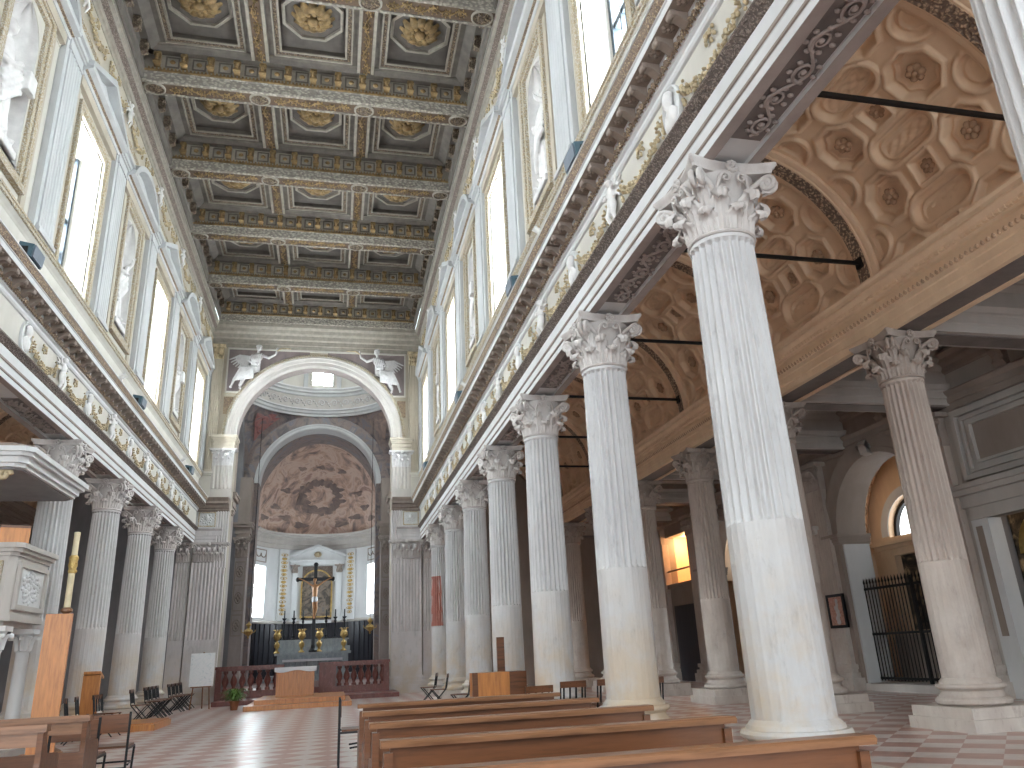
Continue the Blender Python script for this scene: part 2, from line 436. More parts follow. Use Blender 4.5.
def bell_mesh():
    m = MB(); m.lathe([(.30,0),(.335,.005),(.345,.02),(.335,.038),(.305,.045),(.30,.06),(.305,.2),(.315,.36),(.335,.5),(.385,.6),(.41,.64),(.41,.66)], 40)
    return m.mesh('capital', .8)
CM = dict(shaft=shaft_mesh(), base=base_mesh(), plinth=plinth_mesh(), plinth2=plinth_mesh(.62), bell=bell_mesh(), leaf1=leaf_mesh(.20,.112,.72), leaf2=leaf_mesh(.37,.118,.80),
          leaf3=leaf_mesh(.53,.095,.95), volute=volute_mesh(), helix=helix_mesh(), abacus=abacus_mesh(), fleuron=fleuron_mesh())
CM['volute_m'] = CM['volute'].copy(); CM['volute_m'].transform(Matrix.Diagonal((1,-1,1,1))); CM['volute_m'].flip_normals()
CM['helix_m'] = CM['helix'].copy(); CM['helix_m'].transform(Matrix.Diagonal((1,-1,1,1))); CM['helix_m'].flip_normals()
for me in CM.values(): me.materials.append(M['column'])
def capital(parent, mat, z=Z_NECK, name='capital'):
    c = link(name, CM['bell'], parent, mat); c.location = (0,0,z)
    def sub(nm, me, a):
        o = link(nm, me, c, mat); o.rotation_euler = (0,0,a); return o
    for k in range(8): sub('acanthus_leaf', CM['leaf1'], k*pi/4).location = (0,0,.04)
    for k in range(8): sub('acanthus_leaf', CM['leaf2'], k*pi/4+pi/8).location = (0,0,.04)
    for k in range(4):
        a = k*pi/2+pi/4
        sub('acanthus_leaf', CM['leaf3'], a).location = (0,0,.04); sub('volute', CM['volute'], a); sub('volute', CM['volute_m'], a)
        sub('helix', CM['helix'], k*pi/2); sub('helix', CM['helix_m'], k*pi/2)
        sub('fleuron', CM['fleuron'], k*pi/2)
    sub('abacus', CM['abacus'], 0)
    return c
def make_column(name, mats, plinth='plinth'):
    t = thing(name, 'x', 'column')
    link('plinth', CM[plinth], t, M['plinth']); link('base', CM['base'], t, mats[0]); link('shaft', CM['shaft'], t, mats[0])
    capital(t, mats[1]); return t
ORD = ['first','second','third','fourth','fifth','sixth','seventh','eighth']
col0 = make_column('nave_column', (M['column'], M['capital']))
RL = {-1:'white fluted column shaft cut off by the upper right corner of the view',
      0:'huge white fluted Corinthian column standing just behind the front pew on the right',
      1:'white fluted Corinthian column second in the right nave row, beyond the huge front one',
      2:'white fluted Corinthian column third in the right row, folding chairs beside its foot',
      3:'fluted Corinthian column fourth in the right row, behind the wooden board of the lectern',
      4:'fluted Corinthian column fifth in the right row, behind the left end of the lectern',
      5:'yellowish fluted Corinthian column sixth in the right row, behind the slatted dark chairs',
      6:'fluted Corinthian column with a red marble patch, last of the right row before the pier'}
first = True
for k in range(-1, 7):
    o = col0 if first else copy_tree(col0); first = False
    place(o, (3.78, YK(k), 0), 0, RL[k], 'right nave colonnade')
    if k == 6:
        pr = [(shaft_r(z)+.004, z) for z in (2.29,2.8,3.4,4.0)]
        def fl2(th, z, r):
            return flute(th, 2.8, r) if True else 0
        mm = MB()
        n = 192; lo = int(n*.43); hi = int(n*.78)
        rings = []
        for r, z in pr:
            sh = (z-2.29)/1.71*.10; L = []
            for i in range(lo, hi+1):
                f = lo + (i-lo)*(1-sh*2.2) + (hi-lo)*sh*1.1
                th = 2*pi*f/n; rr = r+flute(th, 2.8, r); L.append((rr*cos(th), rr*sin(th), z))
            rings.append(L)
        mm.loop_strip(rings, closed=False, caps=False)
        p = mm.build('marble_patch', M['pink'], o, .5, world=False); p['label'] = 'red marble repair in the flutes'
LL = {2:'white fluted column behind the marble pulpit, half out of the view at left',
      3:'white fluted Corinthian column beside the pulpit, behind the upright wooden board',
      4:'white fluted column with yellowed foot, next beyond the upright wooden board on the left',
      5:'fluted column with yellowed foot on the left, a chair with wooden seat before it',
      6:'fluted column with pale grey foot, last of the left row before the far pier'}
for k in range(3, 7):
    place(copy_tree(col0), (-5.645, YK(k), 0), 0, LL[k], 'left nave colonnade')
colb = make_column('aisle_column', (M['column2'], M['capital2']), 'plinth2')
AL = {0:'brown grey fluted aisle column outside the view at right', 1:'fluted aisle column with cream foot on a stepped plinth, in front of the iron gate',
      2:'brown fluted aisle column almost hidden behind the huge front nave column, icon beside it',
      3:'brown fluted aisle column on a white plinth, seen between the two nearest nave columns',
      4:'brown fluted aisle column hugging the right side of the second nave column',
      5:'dark aisle column hidden behind the second nave column', 6:'dark brown aisle column seen just right of the third nave column',
      7:'dark aisle column seen between the third and fourth nave columns'}
first = True
for k in (1, 2, 3, 4, 5, 6):
    o = colb if first else copy_tree(colb); first = False
    place(o, (8.85, YK(k), 0), 0, AL[k], 'inner aisle colonnade at right')
for k in (3, 4, 5, 6):
    place(copy_tree(colb), (-10.72, YK(k), 0), 0, 'shadowy aisle column seen dimly between the left nave columns', 'left aisle columns')

# ================================================================== nave entablatures
def sx(s, p, base=HW): return XC + s*(base - p)
class SideMB(MB):
    def __init__(m, s): super().__init__(); m.s = s
    def bx(m, p0, p1, y0, y1, z0, z1, base=HW):
        a, b = sx(m.s,p0,base), sx(m.s,p1,base); return m.box(min(a,b), max(a,b), y0, y1, z0, z1)
    def pr(m, poly, y0, y1, base=HW): return m.prism([(sx(m.s,p,base), z) for p, z in poly], y0, y1)
def leafy(n, r):
    """a knot of leaves and fruit"""
    m = MB(); rnd = random.Random(n)
    for i in range(n):
        a, b = rnd.uniform(0,2*pi), rnd.uniform(0,1)
        m.ball((r*b*cos(a), 0, r*b*sin(a)), (rnd.uniform(.02,.04),)*3, 6, 4)
    return m
def garland_mesh(span=1.3, sag=.26):
    """swag of leaves and fruit in the y-z plane, front towards -x; hanging tails at both ends"""
    m = MB(); rnd = random.Random(4)
    n = 60
    for i in range(n+1):
        t = i/n; y = (t-.5)*span; z = -sag*4*t*(1-t); th = .03+.042*sin(pi*t)
        for q in range(2):
            m.ball((-.03-rnd.uniform(0,.05), y+rnd.uniform(-.03,.03), z+rnd.uniform(-th,th)), (rnd.uniform(.016,.03), rnd.uniform(.014,.03), rnd.uniform(.014,.03)), 6, 4)
    for e in (-1, 1):
        for i in range(9):
            m.ball((-.03, e*span/2+rnd.uniform(-.03,.03), .10-i*.035), (rnd.uniform(.02,.03),)*3, 6, 4)
    for i in range(14):     # rosette above the swag
        m.ball((-.03, rnd.uniform(-.10,.10), .10+rnd.uniform(-.08,.08)), (.022,.024,.024), 6, 4)
    return m.mesh('garland', 1.5)
def medallion_mesh():
    m = MB(); rings = []
    n = 28
    for k, x in ((1.0,-.005),(1.0,-.05),(.92,-.06),(.86,-.04),(.8,-.025),(.01,-.02)):
        rings.append([(x, .21*k*cos(2*pi*i/n), .29*k*sin(2*pi*i/n)) for i in range(n)])
    m.loop_strip(rings); return m.mesh('medallion', .8)
def bust_mesh():
    m = MB(); m.ball((-.06,.01,.08), (.05,.062,.08), 10, 8); m.ball((-.10,.015,.075), (.016,.012,.018), 6, 5); m.ball((-.05,.01,.14), (.05,.07,.045), 8, 6)
    m.ball((-.04,0,-.10), (.05,.125,.11), 10, 8); m.ball((-.05,0,-.01), (.035,.04,.05), 8, 6); m.ball((-.06,-.06,-.09), (.03,.04,.09), 7, 5)
    return m
def putto_mb(big=1.0):
    """a small winged figure with raised arms, front towards -x"""
    m = MB()
    def cap(a, b, r0, r1): m.tube([a, b], [r0, r1], 8); m.ball(a, r0, 8, 6); m.ball(b, r1, 8, 6)
    m.ball((-.07,0,.235), (.05,.048,.058), 10, 8); m.ball((-.115,0,.23), (.012,.012,.014), 6, 4)
    m.ball((-.06,0,.08), (.05,.075,.11), 10, 8); m.ball((-.06,0,-.03), (.055,.072,.07), 10, 8)
    cap((-.06,.07,.14), (-.08,.15,.10), .030, .022); cap((-.08,.15,.10), (-.07,.19,.18), .022, .018)
    cap((-.06,-.07,.14), (-.08,-.15,.12), .030, .022); cap((-.08,-.15,.12), (-.07,-.18,.21), .022, .018)
    cap((-.06,.04,-.06), (-.09,.075,-.18), .042, .032); cap((-.09,.075,-.18), (-.05,.06,-.31), .030, .020); 
    cap((-.06,-.04,-.06), (-.08,-.05,-.19), .042, .032); cap((-.08,-.05,-.19), (-.05,-.075,-.31), .030, .020)
    for e in (-1,1):
        for k in range(4): cap((-.03,e*.06,.14-.02*k), (-.015,e*(.21-.02*k),.22-.075*k), .022, .014)
    return m
garl = garland_mesh(); garl.materials.append(M['palegold'])
medm = medallion_mesh(); medm.materials.append(M['white'])
tmp = remesh(bust_mesh(), 'bust_relief', M['statue'], None, .012, 2); bustm = tmp.data; bpy.data.objects.remove(tmp)
tmp = remesh(putto_mb(), 'winged_figure', M['statue'], None, .011, 1); puttom = tmp.data; bpy.data.objects.remove(tmp)
def modillion_mesh():
    """scroll bracket under the corona: runs along +x (outwards) under z=0"""
    m = MB(); prof = [(0,0),(.20,0),(.20,-.025),(.19,-.05),(.165,-.065),(.13,-.06),(.08,-.085),(.04,-.125),(0,-.13)]
    m.prism(prof, -.055, .055, 'y'); m.tube([(.165,-.062,-.035),(.165,.062,-.035)], .035, 10); m.ball((.18,0,-.055), (.03,.045,.03), 8, 6)
    return m.mesh('modillion', .8)
def scroll_mesh(L=2.1, w=.12):
    """running vine with spirals along y, hanging just under z=0"""
    m = MB(); n = 6
    m.tube([(w*.75*sin(pi*n*(t-.5)), L*(t-.5), -.012) for t in [i/72 for i in range(73)]], .017, 6)
    for k in range(n):
        y = L*((k+.5)/n-.5); sg = 1 if k % 2 else -1
        m.tube([(sg*w*.25+.095*(1-i/20)*cos(i*.6+1.5), y+.12*(1-i/20)*sin(i*.6+1.5), -.014) for i in range(19)], [.018*(1-i/30) for i in range(19)], 6)
        m.ball((sg*w*.25, y, -.015), (.032,.032,.02), 7, 5)
        for i in range(7):
            a = i*.9+k; m.ball((sg*w*.25+.125*cos(a), y+.135*sin(a), -.01), (.034,.026,.018), 6, 4)
    return m.mesh('soffit_scroll', 1.2)
scrollm = scroll_mesh(); scrollm.materials.append(M['soffit'])
m = MB()
for k in range(6): a = 2*pi*k/6; m.ball((.045*cos(a), .045*sin(a), -.005), (.034,.034,.018), 6, 4)
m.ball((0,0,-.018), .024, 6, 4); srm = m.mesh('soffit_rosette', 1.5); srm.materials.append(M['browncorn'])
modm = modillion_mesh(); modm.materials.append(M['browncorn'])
def egg_row(s, y0, y1, p, z, r=.045, step=.088):
    m = SideMB(s); y = y0
    while y < y1:
        m.ball((sx(s,p), y, z), (r*.8, r*.72, r), 6, 5); m.bx(p-.03, p+.012, y+step/2-.008, y+step/2+.008, z-r, z+r); y += step
    return m
def entablature(s, nm, y0, y1):
    E = structure(nm, (sx(s,-.3), (y0+y1)/2, 5.85))
    E['label'] = 'long white entablature with gilded garlands above the %s nave columns' % ('right' if s > 0 else 'left')
    a = SideMB(s)
    a.pr([(0,5.85),(0,5.935),(.012,5.945),(.012,5.975),(.014,5.98),(.014,6.09),(.028,6.105),(.028,6.145),(.030,6.15),(.030,6.32),(-.62,6.32),(-.62,5.85),(-.50,5.85),(-.50,5.90),(-.12,5.90),(-.12,5.85)], y0, y1)
    arch = a.build('architrave', M['white'], E)
    b = SideMB(s); b.pr([(0,5.937),(.02,5.945),(.02,5.972),(0,5.978)], y0, y1); b.pr([(.01,6.092),(.035,6.105),(.035,6.14),(.01,6.148)], y0, y1)
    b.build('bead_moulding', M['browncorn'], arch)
    b = SideMB(s); b.pr([(.03,6.31),(.05,6.32),(.075,6.345),(.125,6.375),(.14,6.385),(.14,6.41),(0,6.42),(-.1,6.42),(-.1,6.31)], y0, y1)
    b.build('architrave_crown', M['darkband'], arch)
    for k in range(-1 if s > 0 else 1, 7):     # carved scrolls sunk in the soffit between columns
        c = SideMB(s); c.bx(-.47, -.15, YK(k)+.72, YK(k+1)-.72, 5.885, 5.901); o = c.build('soffit_panel', M['soffitshade'], arch)
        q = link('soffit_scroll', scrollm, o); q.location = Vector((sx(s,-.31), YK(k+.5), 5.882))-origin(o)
    c = SideMB(s)
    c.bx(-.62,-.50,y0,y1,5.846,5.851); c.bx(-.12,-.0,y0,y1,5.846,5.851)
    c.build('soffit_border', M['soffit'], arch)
    f = SideMB(s); f.bx(-.55, .0, y0, y1, 6.40, 7.10); fr = f.build('frieze', M['cream'], E)
    k0 = 2 if s < 0 else -1
    for k in range(k0*2, 13):
        y = YK(k/2)
        if y > YEND-.6 or y < y0: continue
        if k % 2 == 0:
            o = link('medallion', medm, fr); o.scale = (s,1,1); o.location = Vector((sx(s,0), y, 6.77))-origin(fr)
            o = link('bust_relief', bustm, fr); o.scale = (s*1.2,1.25,1.25); o.location = Vector((sx(s,.0), y, 6.77))-origin(fr)
        else:
            o = link('winged_figure', puttom, fr); o.scale = (s*1.2,1.25,1.12); o.location = Vector((sx(s,0), y, 6.79))-origin(fr)
        if y+.92 < YEND-.3:
            o = link('garland', garl, fr); o.scale = (s,1,1); o.location = Vector((sx(s,0), y+.92, 6.80))-origin(fr)
    c = SideMB(s)
    c.pr([(0,7.06),(.03,7.07),(.05,7.10),(.05,7.14),(.085,7.16),(.085,7.18),(.10,7.20),(.14,7.26),(.14,7.33),(.36,7.33),(.36,7.42),(.38,7.425),(.38,7.44),(-.4,7.50),(-.4,7.06)], y0, y1)
    c.pr([(.385,7.44),(.385,7.455),(.43,7.53),(.45,7.535),(.45,7.555),(-.3,7.60),(-.3,7.44)], y0, y1)
    co = c.build('cornice', M['white'], E)
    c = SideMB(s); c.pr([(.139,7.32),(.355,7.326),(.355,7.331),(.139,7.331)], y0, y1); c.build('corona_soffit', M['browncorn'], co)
    egg_row(s, max(y0, 3 if s > 0 else 10), y1, .125, 7.225).build('egg_moulding', M['giltband'], co, 1.2)
    c = SideMB(s); c.pr([(.362,7.425),(.40,7.445),(.44,7.525),(.42,7.53),(.37,7.45)], y0, y1); c.build('gilt_moulding', M['giltband'], co)
    y = YK(-.5) if s > 0 else YK(1)
    while y < YEND-.1:
        o = link('modillion', modm, co); o.scale = (-s,1,1); o.location = Vector((sx(s,.14), y, 7.328))-origin(co)
        q = link('soffit_rosette', srm, co); q.location = Vector((sx(s,.25), y+SP/20, 7.326))-origin(co); y += SP/10
    return E
ENT_R = entablature(1, 'trim_right', 1.5, YEND+.4)
ENT_L = entablature(-1, 'trim_left', 6.3, YEND+.4)

# ================================================================== clerestory
ZW0, ZW1 = 7.5, 17.2
PW = -.085             # clerestory wall face (p) relative to the entablature face
WO = .86               # half width of window opening
ZB, ZT = 8.85, 12.2
def arch_plate(mb, half, zs, y0, y1, z0, z1, yc, x0, x1, n=20):
    """wall slab x0..x1 over y0..y1, z0..z1 with a round-headed hole down to z0"""
    pts = [(yc-half, z0)] + [(yc-half*cos(pi*i/n), zs+half*sin(pi*i/n)) for i in range(n+1)] + [(yc+half, z0)]
    out = []
    for (a, z) in pts:
        if z <= zs+1e-9 and a < yc: out.append((y0, z))
        elif z <= zs+1e-9: out.append((y1, z))
        else:
            t = atan2(z-zs, a-yc); dy = (y1-yc) if cos(t) > 0 else (yc-y0)
            k = min(dy/max(abs(cos(t)),1e-6), (z1-zs)/max(sin(t),1e-6)); out.append((yc+k*cos(t), zs+k*sin(t)))
    # keep the upper corners square
    for c in ((y0,z1),(y1,z1)):
        i = min(range(len(out)), key=lambda i: (out[i][0]-c[0])**2+(out[i][1]-c[1])**2); out[i] = c
    L = len(pts)
    vs = [(x0,a,z) for a,z in pts]+[(x0,a,z) for a,z in out]+[(x1,a,z) for a,z in pts]+[(x1,a,z) for a,z in out]
    fs = []
    for i in range(L-1):
        fs += [(i,i+1,L+i+1,L+i),(2*L+i,3*L+i,3*L+i+1,2*L+i+1),(i,2*L+i,2*L+i+1,i+1),(L+i,L+i+1,3*L+i+1,3*L+i)]
    fs += [(0,L,3*L,2*L),(L-1,3*L-1,4*L-1,2*L-1)]
    mb.add(vs, fs)
def fluted_pilaster(mb, s, yc, half, p, z0, z1, n=6, base=HW, pin=-.2, depth=.022):
    pts = [(pin, yc-half), (p, yc-half)]
    w = 2*half/(n+.3)
    for i in range(n):
        a = yc-half+w*(.3+i); 
        for q in range(5): t = q/4; pts.append((p-depth*sin(pi*t), a+w*.72*t))
    pts += [(p, yc+half), (pin, yc+half)]
    mb.prism([(sx(s,pp,base), y) for pp, y in pts], z0, z1, 'z')
def conch_niche(s, yc, parent):
    """round niche with a ribbed shell head"""
    m = MB(); r = .60; zs = 11.75; z0 = 9.35; xf = sx(s, PW-.02)
    def f(u, v):
        a = pi*u
        if v < .6:
            z = z0+(zs-z0)*v/.6; d = sin(a)*r*.85; y = yc-r*cos(a)
        else:
            b = (v-.6)/.4*pi/2; rb = cos(b); rib = 1-.07*abs(sin(a*5.5))*sin(b+.2)
            y = yc-r*cos(a)*rb*rib; d = sin(a)*rb*r*.85*rib; z = zs+r*sin(b)*rib
        return (xf+s*d, y, z)
    m.grid(f, 33, 22); m.box(min(xf,xf+s*.6), max(xf,xf+s*.6), yc-.62, yc+.62, z0-.1, z0)
    return m.build('niche_shell', M['statue'], parent, 1.0)
winno = [0]
def clerestory(s, nm, kbays):
    W = structure(nm, (sx(s,-.5), 17, 7.5)); W['label'] = 'upper nave wall with windows, niches and gilded trim on the %s' % ('right' if s > 0 else 'left')
    ys, ye = YK(kbays[0]), YEND+.3
    b = SideMB(s); b.bx(PW-.75, PW, ys, ye, 7.45, ZB-.25); b.bx(PW-.75, PW, ys, ye, 12.6, ZW1)
    wl = SideMB(s)
    for k in kbays:
        yc = YK(k+.5); y0, y1 = YK(k), min(YK(k+1), ye)
        if k % 2 == 0:
            for q in (-1, 1): wl.bx(PW-.75, PW, min(yc+q*WO, y0 if q < 0 else y1), max(yc+q*WO, y0 if q < 0 else y1), ZB-.25, 12.6)
            wl.bx(PW-.75, PW, yc-WO, yc+WO, ZB-.25, ZB); wl.bx(PW-.75, PW, yc-WO, yc+WO, ZT, 12.6)
        else:
            xa, xb = sx(s,PW-.02), sx(s,PW-.10)
            arch_plate(wl, .60, 11.75, y0, y1, 9.35, 12.6, yc, min(xa,xb), max(xa,xb)); wl.bx(PW-.1, PW-.02, y0, y1, ZB-.25, 9.35)
            wl.bx(PW-.8, PW-.72, y0, y1, ZB-.25, 12.6)
    b.merge(wl).build('plaster', M['cream'], W)
    # plinth ledge above the cornice
    c = SideMB(s); c.pr([(PW-.1,7.45),(PW+.02,7.45),(PW+.02,8.42),(PW+.05,8.46),(PW+.11,8.52),(PW+.11,8.57),(PW-.1,8.62)], ys, ye); c.build('plinth', M['cream'], W)
    c = SideMB(s); c.pr([(PW+.10,8.515),(PW+.14,8.53),(PW+.14,8.58),(PW+.16,8.59),(PW+.16,8.63),(PW-.05,8.64),(PW-.05,8.515)], ys, ye); c.build('ledge', M['giltwhite'], W)
    # pilasters on the column lines
    for k in range(kbays[0], 8):
        y = YK(k)
        if y > ye-.2: y = ye-.45
        m = SideMB(s); fluted_pilaster(m, s, y, .33, PW+.13, 8.82, 12.72, 5); m.bx(PW-.05, PW+.10, y-.46, y+.46, 8.64, 12.95)
        pl = m.build('upper_pilaster', M['bluegrey'], W)
        m = SideMB(s)
        for z0, z1, e in ((8.64,8.72,.06),(8.72,8.77,.035),(8.77,8.82,.015)): m.bx(PW-.02, PW+.13+e, y-.36-e, y+.36+e, z0, z1)
        m.build('pilaster_base', M['bluegrey'], pl)
        m = SideMB(s)
        for z0, z1, e in ((12.70,12.75,.02),(12.75,12.95,0),(12.95,13.0,.04),(13.0,13.1,.08),(13.1,13.16,.14)): m.bx(PW-.02, PW+.13+e, y-.36-e, y+.36+e, z0, z1)
        m.build('pilaster_capital', M['bluegrey'], pl)
    for k in kbays:
        yc = YK(k+.5); win = k % 2 == 0
        hb = WO if win else .66
        z0 = ZB if win else 9.2; zt = ZT if win else 12.45
        S = SideMB(s)      # gilded moulded surround
        for a, bq, p in ((0,.10,.05),(.10,.22,.085)):
            for q in (-1,1):
                u0, u1 = sorted((yc+q*(hb+a), yc+q*(hb+bq))); S.bx(PW-.03, PW+p, u0, u1, z0-(.2 if win else a), zt+a)
            S.bx(PW-.03, PW+p, yc-hb-bq, yc+hb+bq, zt+a, zt+bq)
            if not win: S.bx(PW-.03, PW+p, yc-hb-bq, yc+hb+bq, z0-bq, z0-a)
        sur = S.build('surround', M['giltwhite'], W)
        S = SideMB(s)
        for q in (-1,1):
            u0, u1 = sorted((yc+q*(hb+.24), yc+q*(hb+.42))); S.bx(PW-.03, PW+.03, u0, u1, 8.64, 12.6)
        S.bx(PW-.03, PW+.10, yc-1.32, yc+1.32, 12.62, 12.84)
        S.build('side_panel', M['beige'], sur)
        # pediment: triangular over windows, segmental over niches
        P = SideMB(s)
        P.pr([(PW-.05,12.84),(PW+.12,12.84),(PW+.16,12.90),(PW+.30,12.94),(PW+.32,13.02),(PW-.05,13.02)], yc-1.42, yc+1.42)
        if win:
            for q in (-1, 1):
                prof = [(-.0,13.02),(.0,13.17),(1.46,13.02),(1.46,12.98)]
                a = MB(); poly = [(yc, 13.66),(yc, 13.82),(yc+q*1.46, 13.10),(yc+q*1.46, 12.98)]
                x0, x1 = sorted((sx(s,PW-.05), sx(s,PW+.32))); P.prism(poly, x0, x1, 'x')
            x0, x1 = sorted((sx(s,PW-.05), sx(s,PW+.10))); P.prism([(yc-1.36,13.0),(yc+1.36,13.0),(yc,13.70)], x0, x1, 'x')
        else:
            n = 14; R = 1.72; zc = 13.78-R; a0 = math.asin(1.42/R)
            x0, x1 = sorted((sx(s,PW-.05), sx(s,PW+.32)))
            arc = [(yc+R*sin(-a0+2*a0*i/n), zc+R*cos(-a0+2*a0*i/n)) for i in range(n+1)]
            arc2 = [(yc+(R-.14)*sin(a0-2*a0*i/n), zc+(R-.14)*cos(a0-2*a0*i/n)) for i in range(n+1)]
            vs = [(x,a,z) for x in (x0,x1) for a,z in arc+arc2]; L = 2*n+2
            fs = [(i,(i+1)%L,(i+1)%L+L,i+L) for i in range(L)]
            for i in range(n): fs += [(i,L-1-i,L-2-i,i+1),(L+i,L+i+1,2*L-2-i,2*L-1-i)]
            P.add(vs, fs)
            x0, x1 = sorted((sx(s,PW-.05), sx(s,PW+.10))); P.prism([(yc-1.30,13.0),(yc+1.30,13.0)]+[(a,z) for a,z in arc2[2:-2]], x0, x1, 'x')
        ped = P.build('pediment', M['bluegrey'], W, .5)
        D = SideMB(s)
        D.pr([(PW+.14,12.885),(PW+.20,12.89),(PW+.20,12.93),(PW+.14,12.93)], yc-1.40, yc+1.40); D.build('pediment_moulding', M['giltband'], ped)
        if win:
            winno[0] += 1
            wr = structure('window_%d' % winno[0], (sx(s,PW-.6), yc, ZB))
            F = SideMB(s); p0, p1 = PW-.62, PW-.54
            F.bx(p0,p1+.06,yc-WO,yc-WO+.10,ZB,ZT); F.bx(p0,p1+.06,yc+WO-.10,yc+WO,ZB,ZT); F.bx(p0,p1,yc-WO,yc+WO,ZB,ZB+.08); F.bx(p0,p1,yc-WO,yc+WO,ZT-.08,ZT)
            F.bx(p0,p1+.14,yc-.10,yc+.10,ZB,ZT); F.bx(p0,p1+.05,yc-.48,yc-.44,ZB,ZT); F.bx(p0,p1+.05,yc+.44,yc+.48,ZB,ZT); F.bx(p0,p1+.03,yc-WO,yc+WO,10.5,10.62)
            F.build('window_frame', M['darkframe'], wr)
            G = SideMB(s); G.bx(PW-.66, PW-.62, yc-WO, yc+WO, ZB, ZT); G.build('pane', M['glass'], wr)
        else:
            conch_niche(s, yc, W)
    # upper frieze with gilded swags and heads, then the ceiling cornice
    fz = SideMB(s); fz.bx(PW-.05, PW+.03, ys, ye, 13.92, 14.72); fzo = fz.build('upper_frieze', M['beige'], W)
    for k in range(kbays[0], 8):
        y = YK(k)
        if y < ye-.3:
            o = link('putto_head', puttom, fzo); o.scale = (s*1.1,1.1,1.1); o.location = Vector((sx(s,PW+.05), y, 14.36))-origin(fzo)
        if y+1.84 < ye:
            for dy in (.95, 2.74):
                o = link('swag', garl, fzo); o.scale = (s*1.1,1.05,1.15); o.location = Vector((sx(s,PW+.03), y+dy, 14.42))-origin(fzo)
    c = SideMB(s); c.pr([(PW,13.86),(PW+.06,13.88),(PW+.06,13.92),(PW,13.94)], ys, ye); c.build('frieze_fillet', M['giltwhite'], W)
    c = SideMB(s); c.pr([(PW-.05,14.72),(PW+.05,14.72),(PW+.07,14.80),(PW+.11,14.82),(PW+.13,14.94),(PW+.22,15.02),(PW+.24,15.10),(PW+.30,15.12),(PW+.30,15.25),(PW-.05,15.27)], ys, ye)
    c.build('ceiling_cornice', M['ceillight'], W)
    c = SideMB(s); c.pr([(PW+.12,14.93),(PW+.14,14.94),(PW+.225,15.01),(PW+.235,15.035),(PW+.10,15.0)], ys, ye); c.build('cornice_leaf_band', M['darkband'], W)
    return W
WALL_L = clerestory(-1, 'wall_left', [0,1,2,3,4,5,6])
WALL_R = clerestory(1, 'wall_right', [-1,0,1,2,3,4,5,6])
# ================================================================== floor
FL = MB().box(-16, 18, -10, 52, -.2, 0).build('floor', M['floor']); FL['kind'] = 'structure'

# ================================================================== nave ceiling
def rosette_mesh(R=.46):
    m = MB()
    for k in range(12):
        a = 2*pi*k/12
        def f(u, v, a=a):
            s = 2*u-1; rr = R*(.22+.78*v); wv = .125*R*2*sin(pi*min(1,.25+.62*v))*(1-.15*abs(sin(v*9)))
            z = -.05-.16*sin(pi*min(1,v*1.05))+.05*s*s+.05*v
            x, y = rr, s*wv
            return (x*cos(a)-y*sin(a), x*sin(a)+y*cos(a), z)
        m.slab(f, 4, 6, .015)
    m.ball((0,0,-.14), (.13,.13,.13), 12, 8)
    for k in range(8): a = 2*pi*k/8+.2; m.ball((.17*cos(a), .17*sin(a), -.13), (.06,.06,.05), 7, 5)
    return m.mesh('gilt_rosette', 1.2)
def bracket_mesh():
    """gilt scrolled console, front towards -y, hanging from z=0"""
    m = MB(); m.prism([(0,0),(-.16,0),(-.16,-.08),(-.10,-.14),(-.13,-.22),(-.17,-.30),(-.13,-.36),(-.05,-.38),(0,-.38)], -.075, .075, 'x')
    m.tube([(-.09,-.14,-.30),(.09,-.14,-.30)], .05, 10); m.tube([(-.09,-.13,-.06),(.09,-.13,-.06)], .045, 10)
    for q in range(3): m.ball((0,-.15-.01*q,-.12-.06*q), (.05,.035,.035), 7, 5)
    return m.mesh('console', .9)
def boss_mesh(r=.2):
    m = MB(); n = 28
    m.loop_strip([[(rr*cos(2*pi*i/n), rr*sin(2*pi*i/n)*.82, z) for i in range(n)] for rr, z in ((r*1.2,0),(r*1.2,-.03),(r*1.08,-.045),(r,-.02),(r*.2,-.02),(.01,-.02))])
    for k in range(6): a = 2*pi*k/6; m.ball((r*.5*cos(a), r*.42*sin(a), -.025), (r*.28, r*.24, .03), 7, 5)
    m.ball((0,0,-.05), (r*.28,r*.25,.05), 8, 6)
    return m.mesh('beam_medallion', .9)
ros = rosette_mesh(); ros.materials.append(M['ceilgold'])
brk = bracket_mesh(); brk.materials.append(M['ceilgold'])
bos = boss_mesh(); bos.materials.append(M['ceilcarve'])
m = MB(); n = 28
m.loop_strip([[(rr*cos(2*pi*i/n), rr*sin(2*pi*i/n)*.86, z) for i in range(n)] for rr, z in ((.265,0),(.265,-.04),(.25,-.055),(.225,-.055),(.21,-.03),(.21,0))], True, False)
bosr = m.mesh('medallion_ring', .8); bosr.materials.append(M['ceillight'])
CEIL = structure('ceiling', (XC, 19, 15.25)); CEIL['label'] = 'dark coffered wooden nave ceiling with gilded rosettes'
X0, X1 = XC-4.18, XC+4.18
MB().box(X0-.6, X1+.6, 6, YEND+.8, 17.0, 17.2).build('ceiling_deck', M['ceildark'], CEIL)
LX = (XC-1.34, XC+1.34)
def at(o, p, loc): o.location = Vector(loc)-origin(p); return o
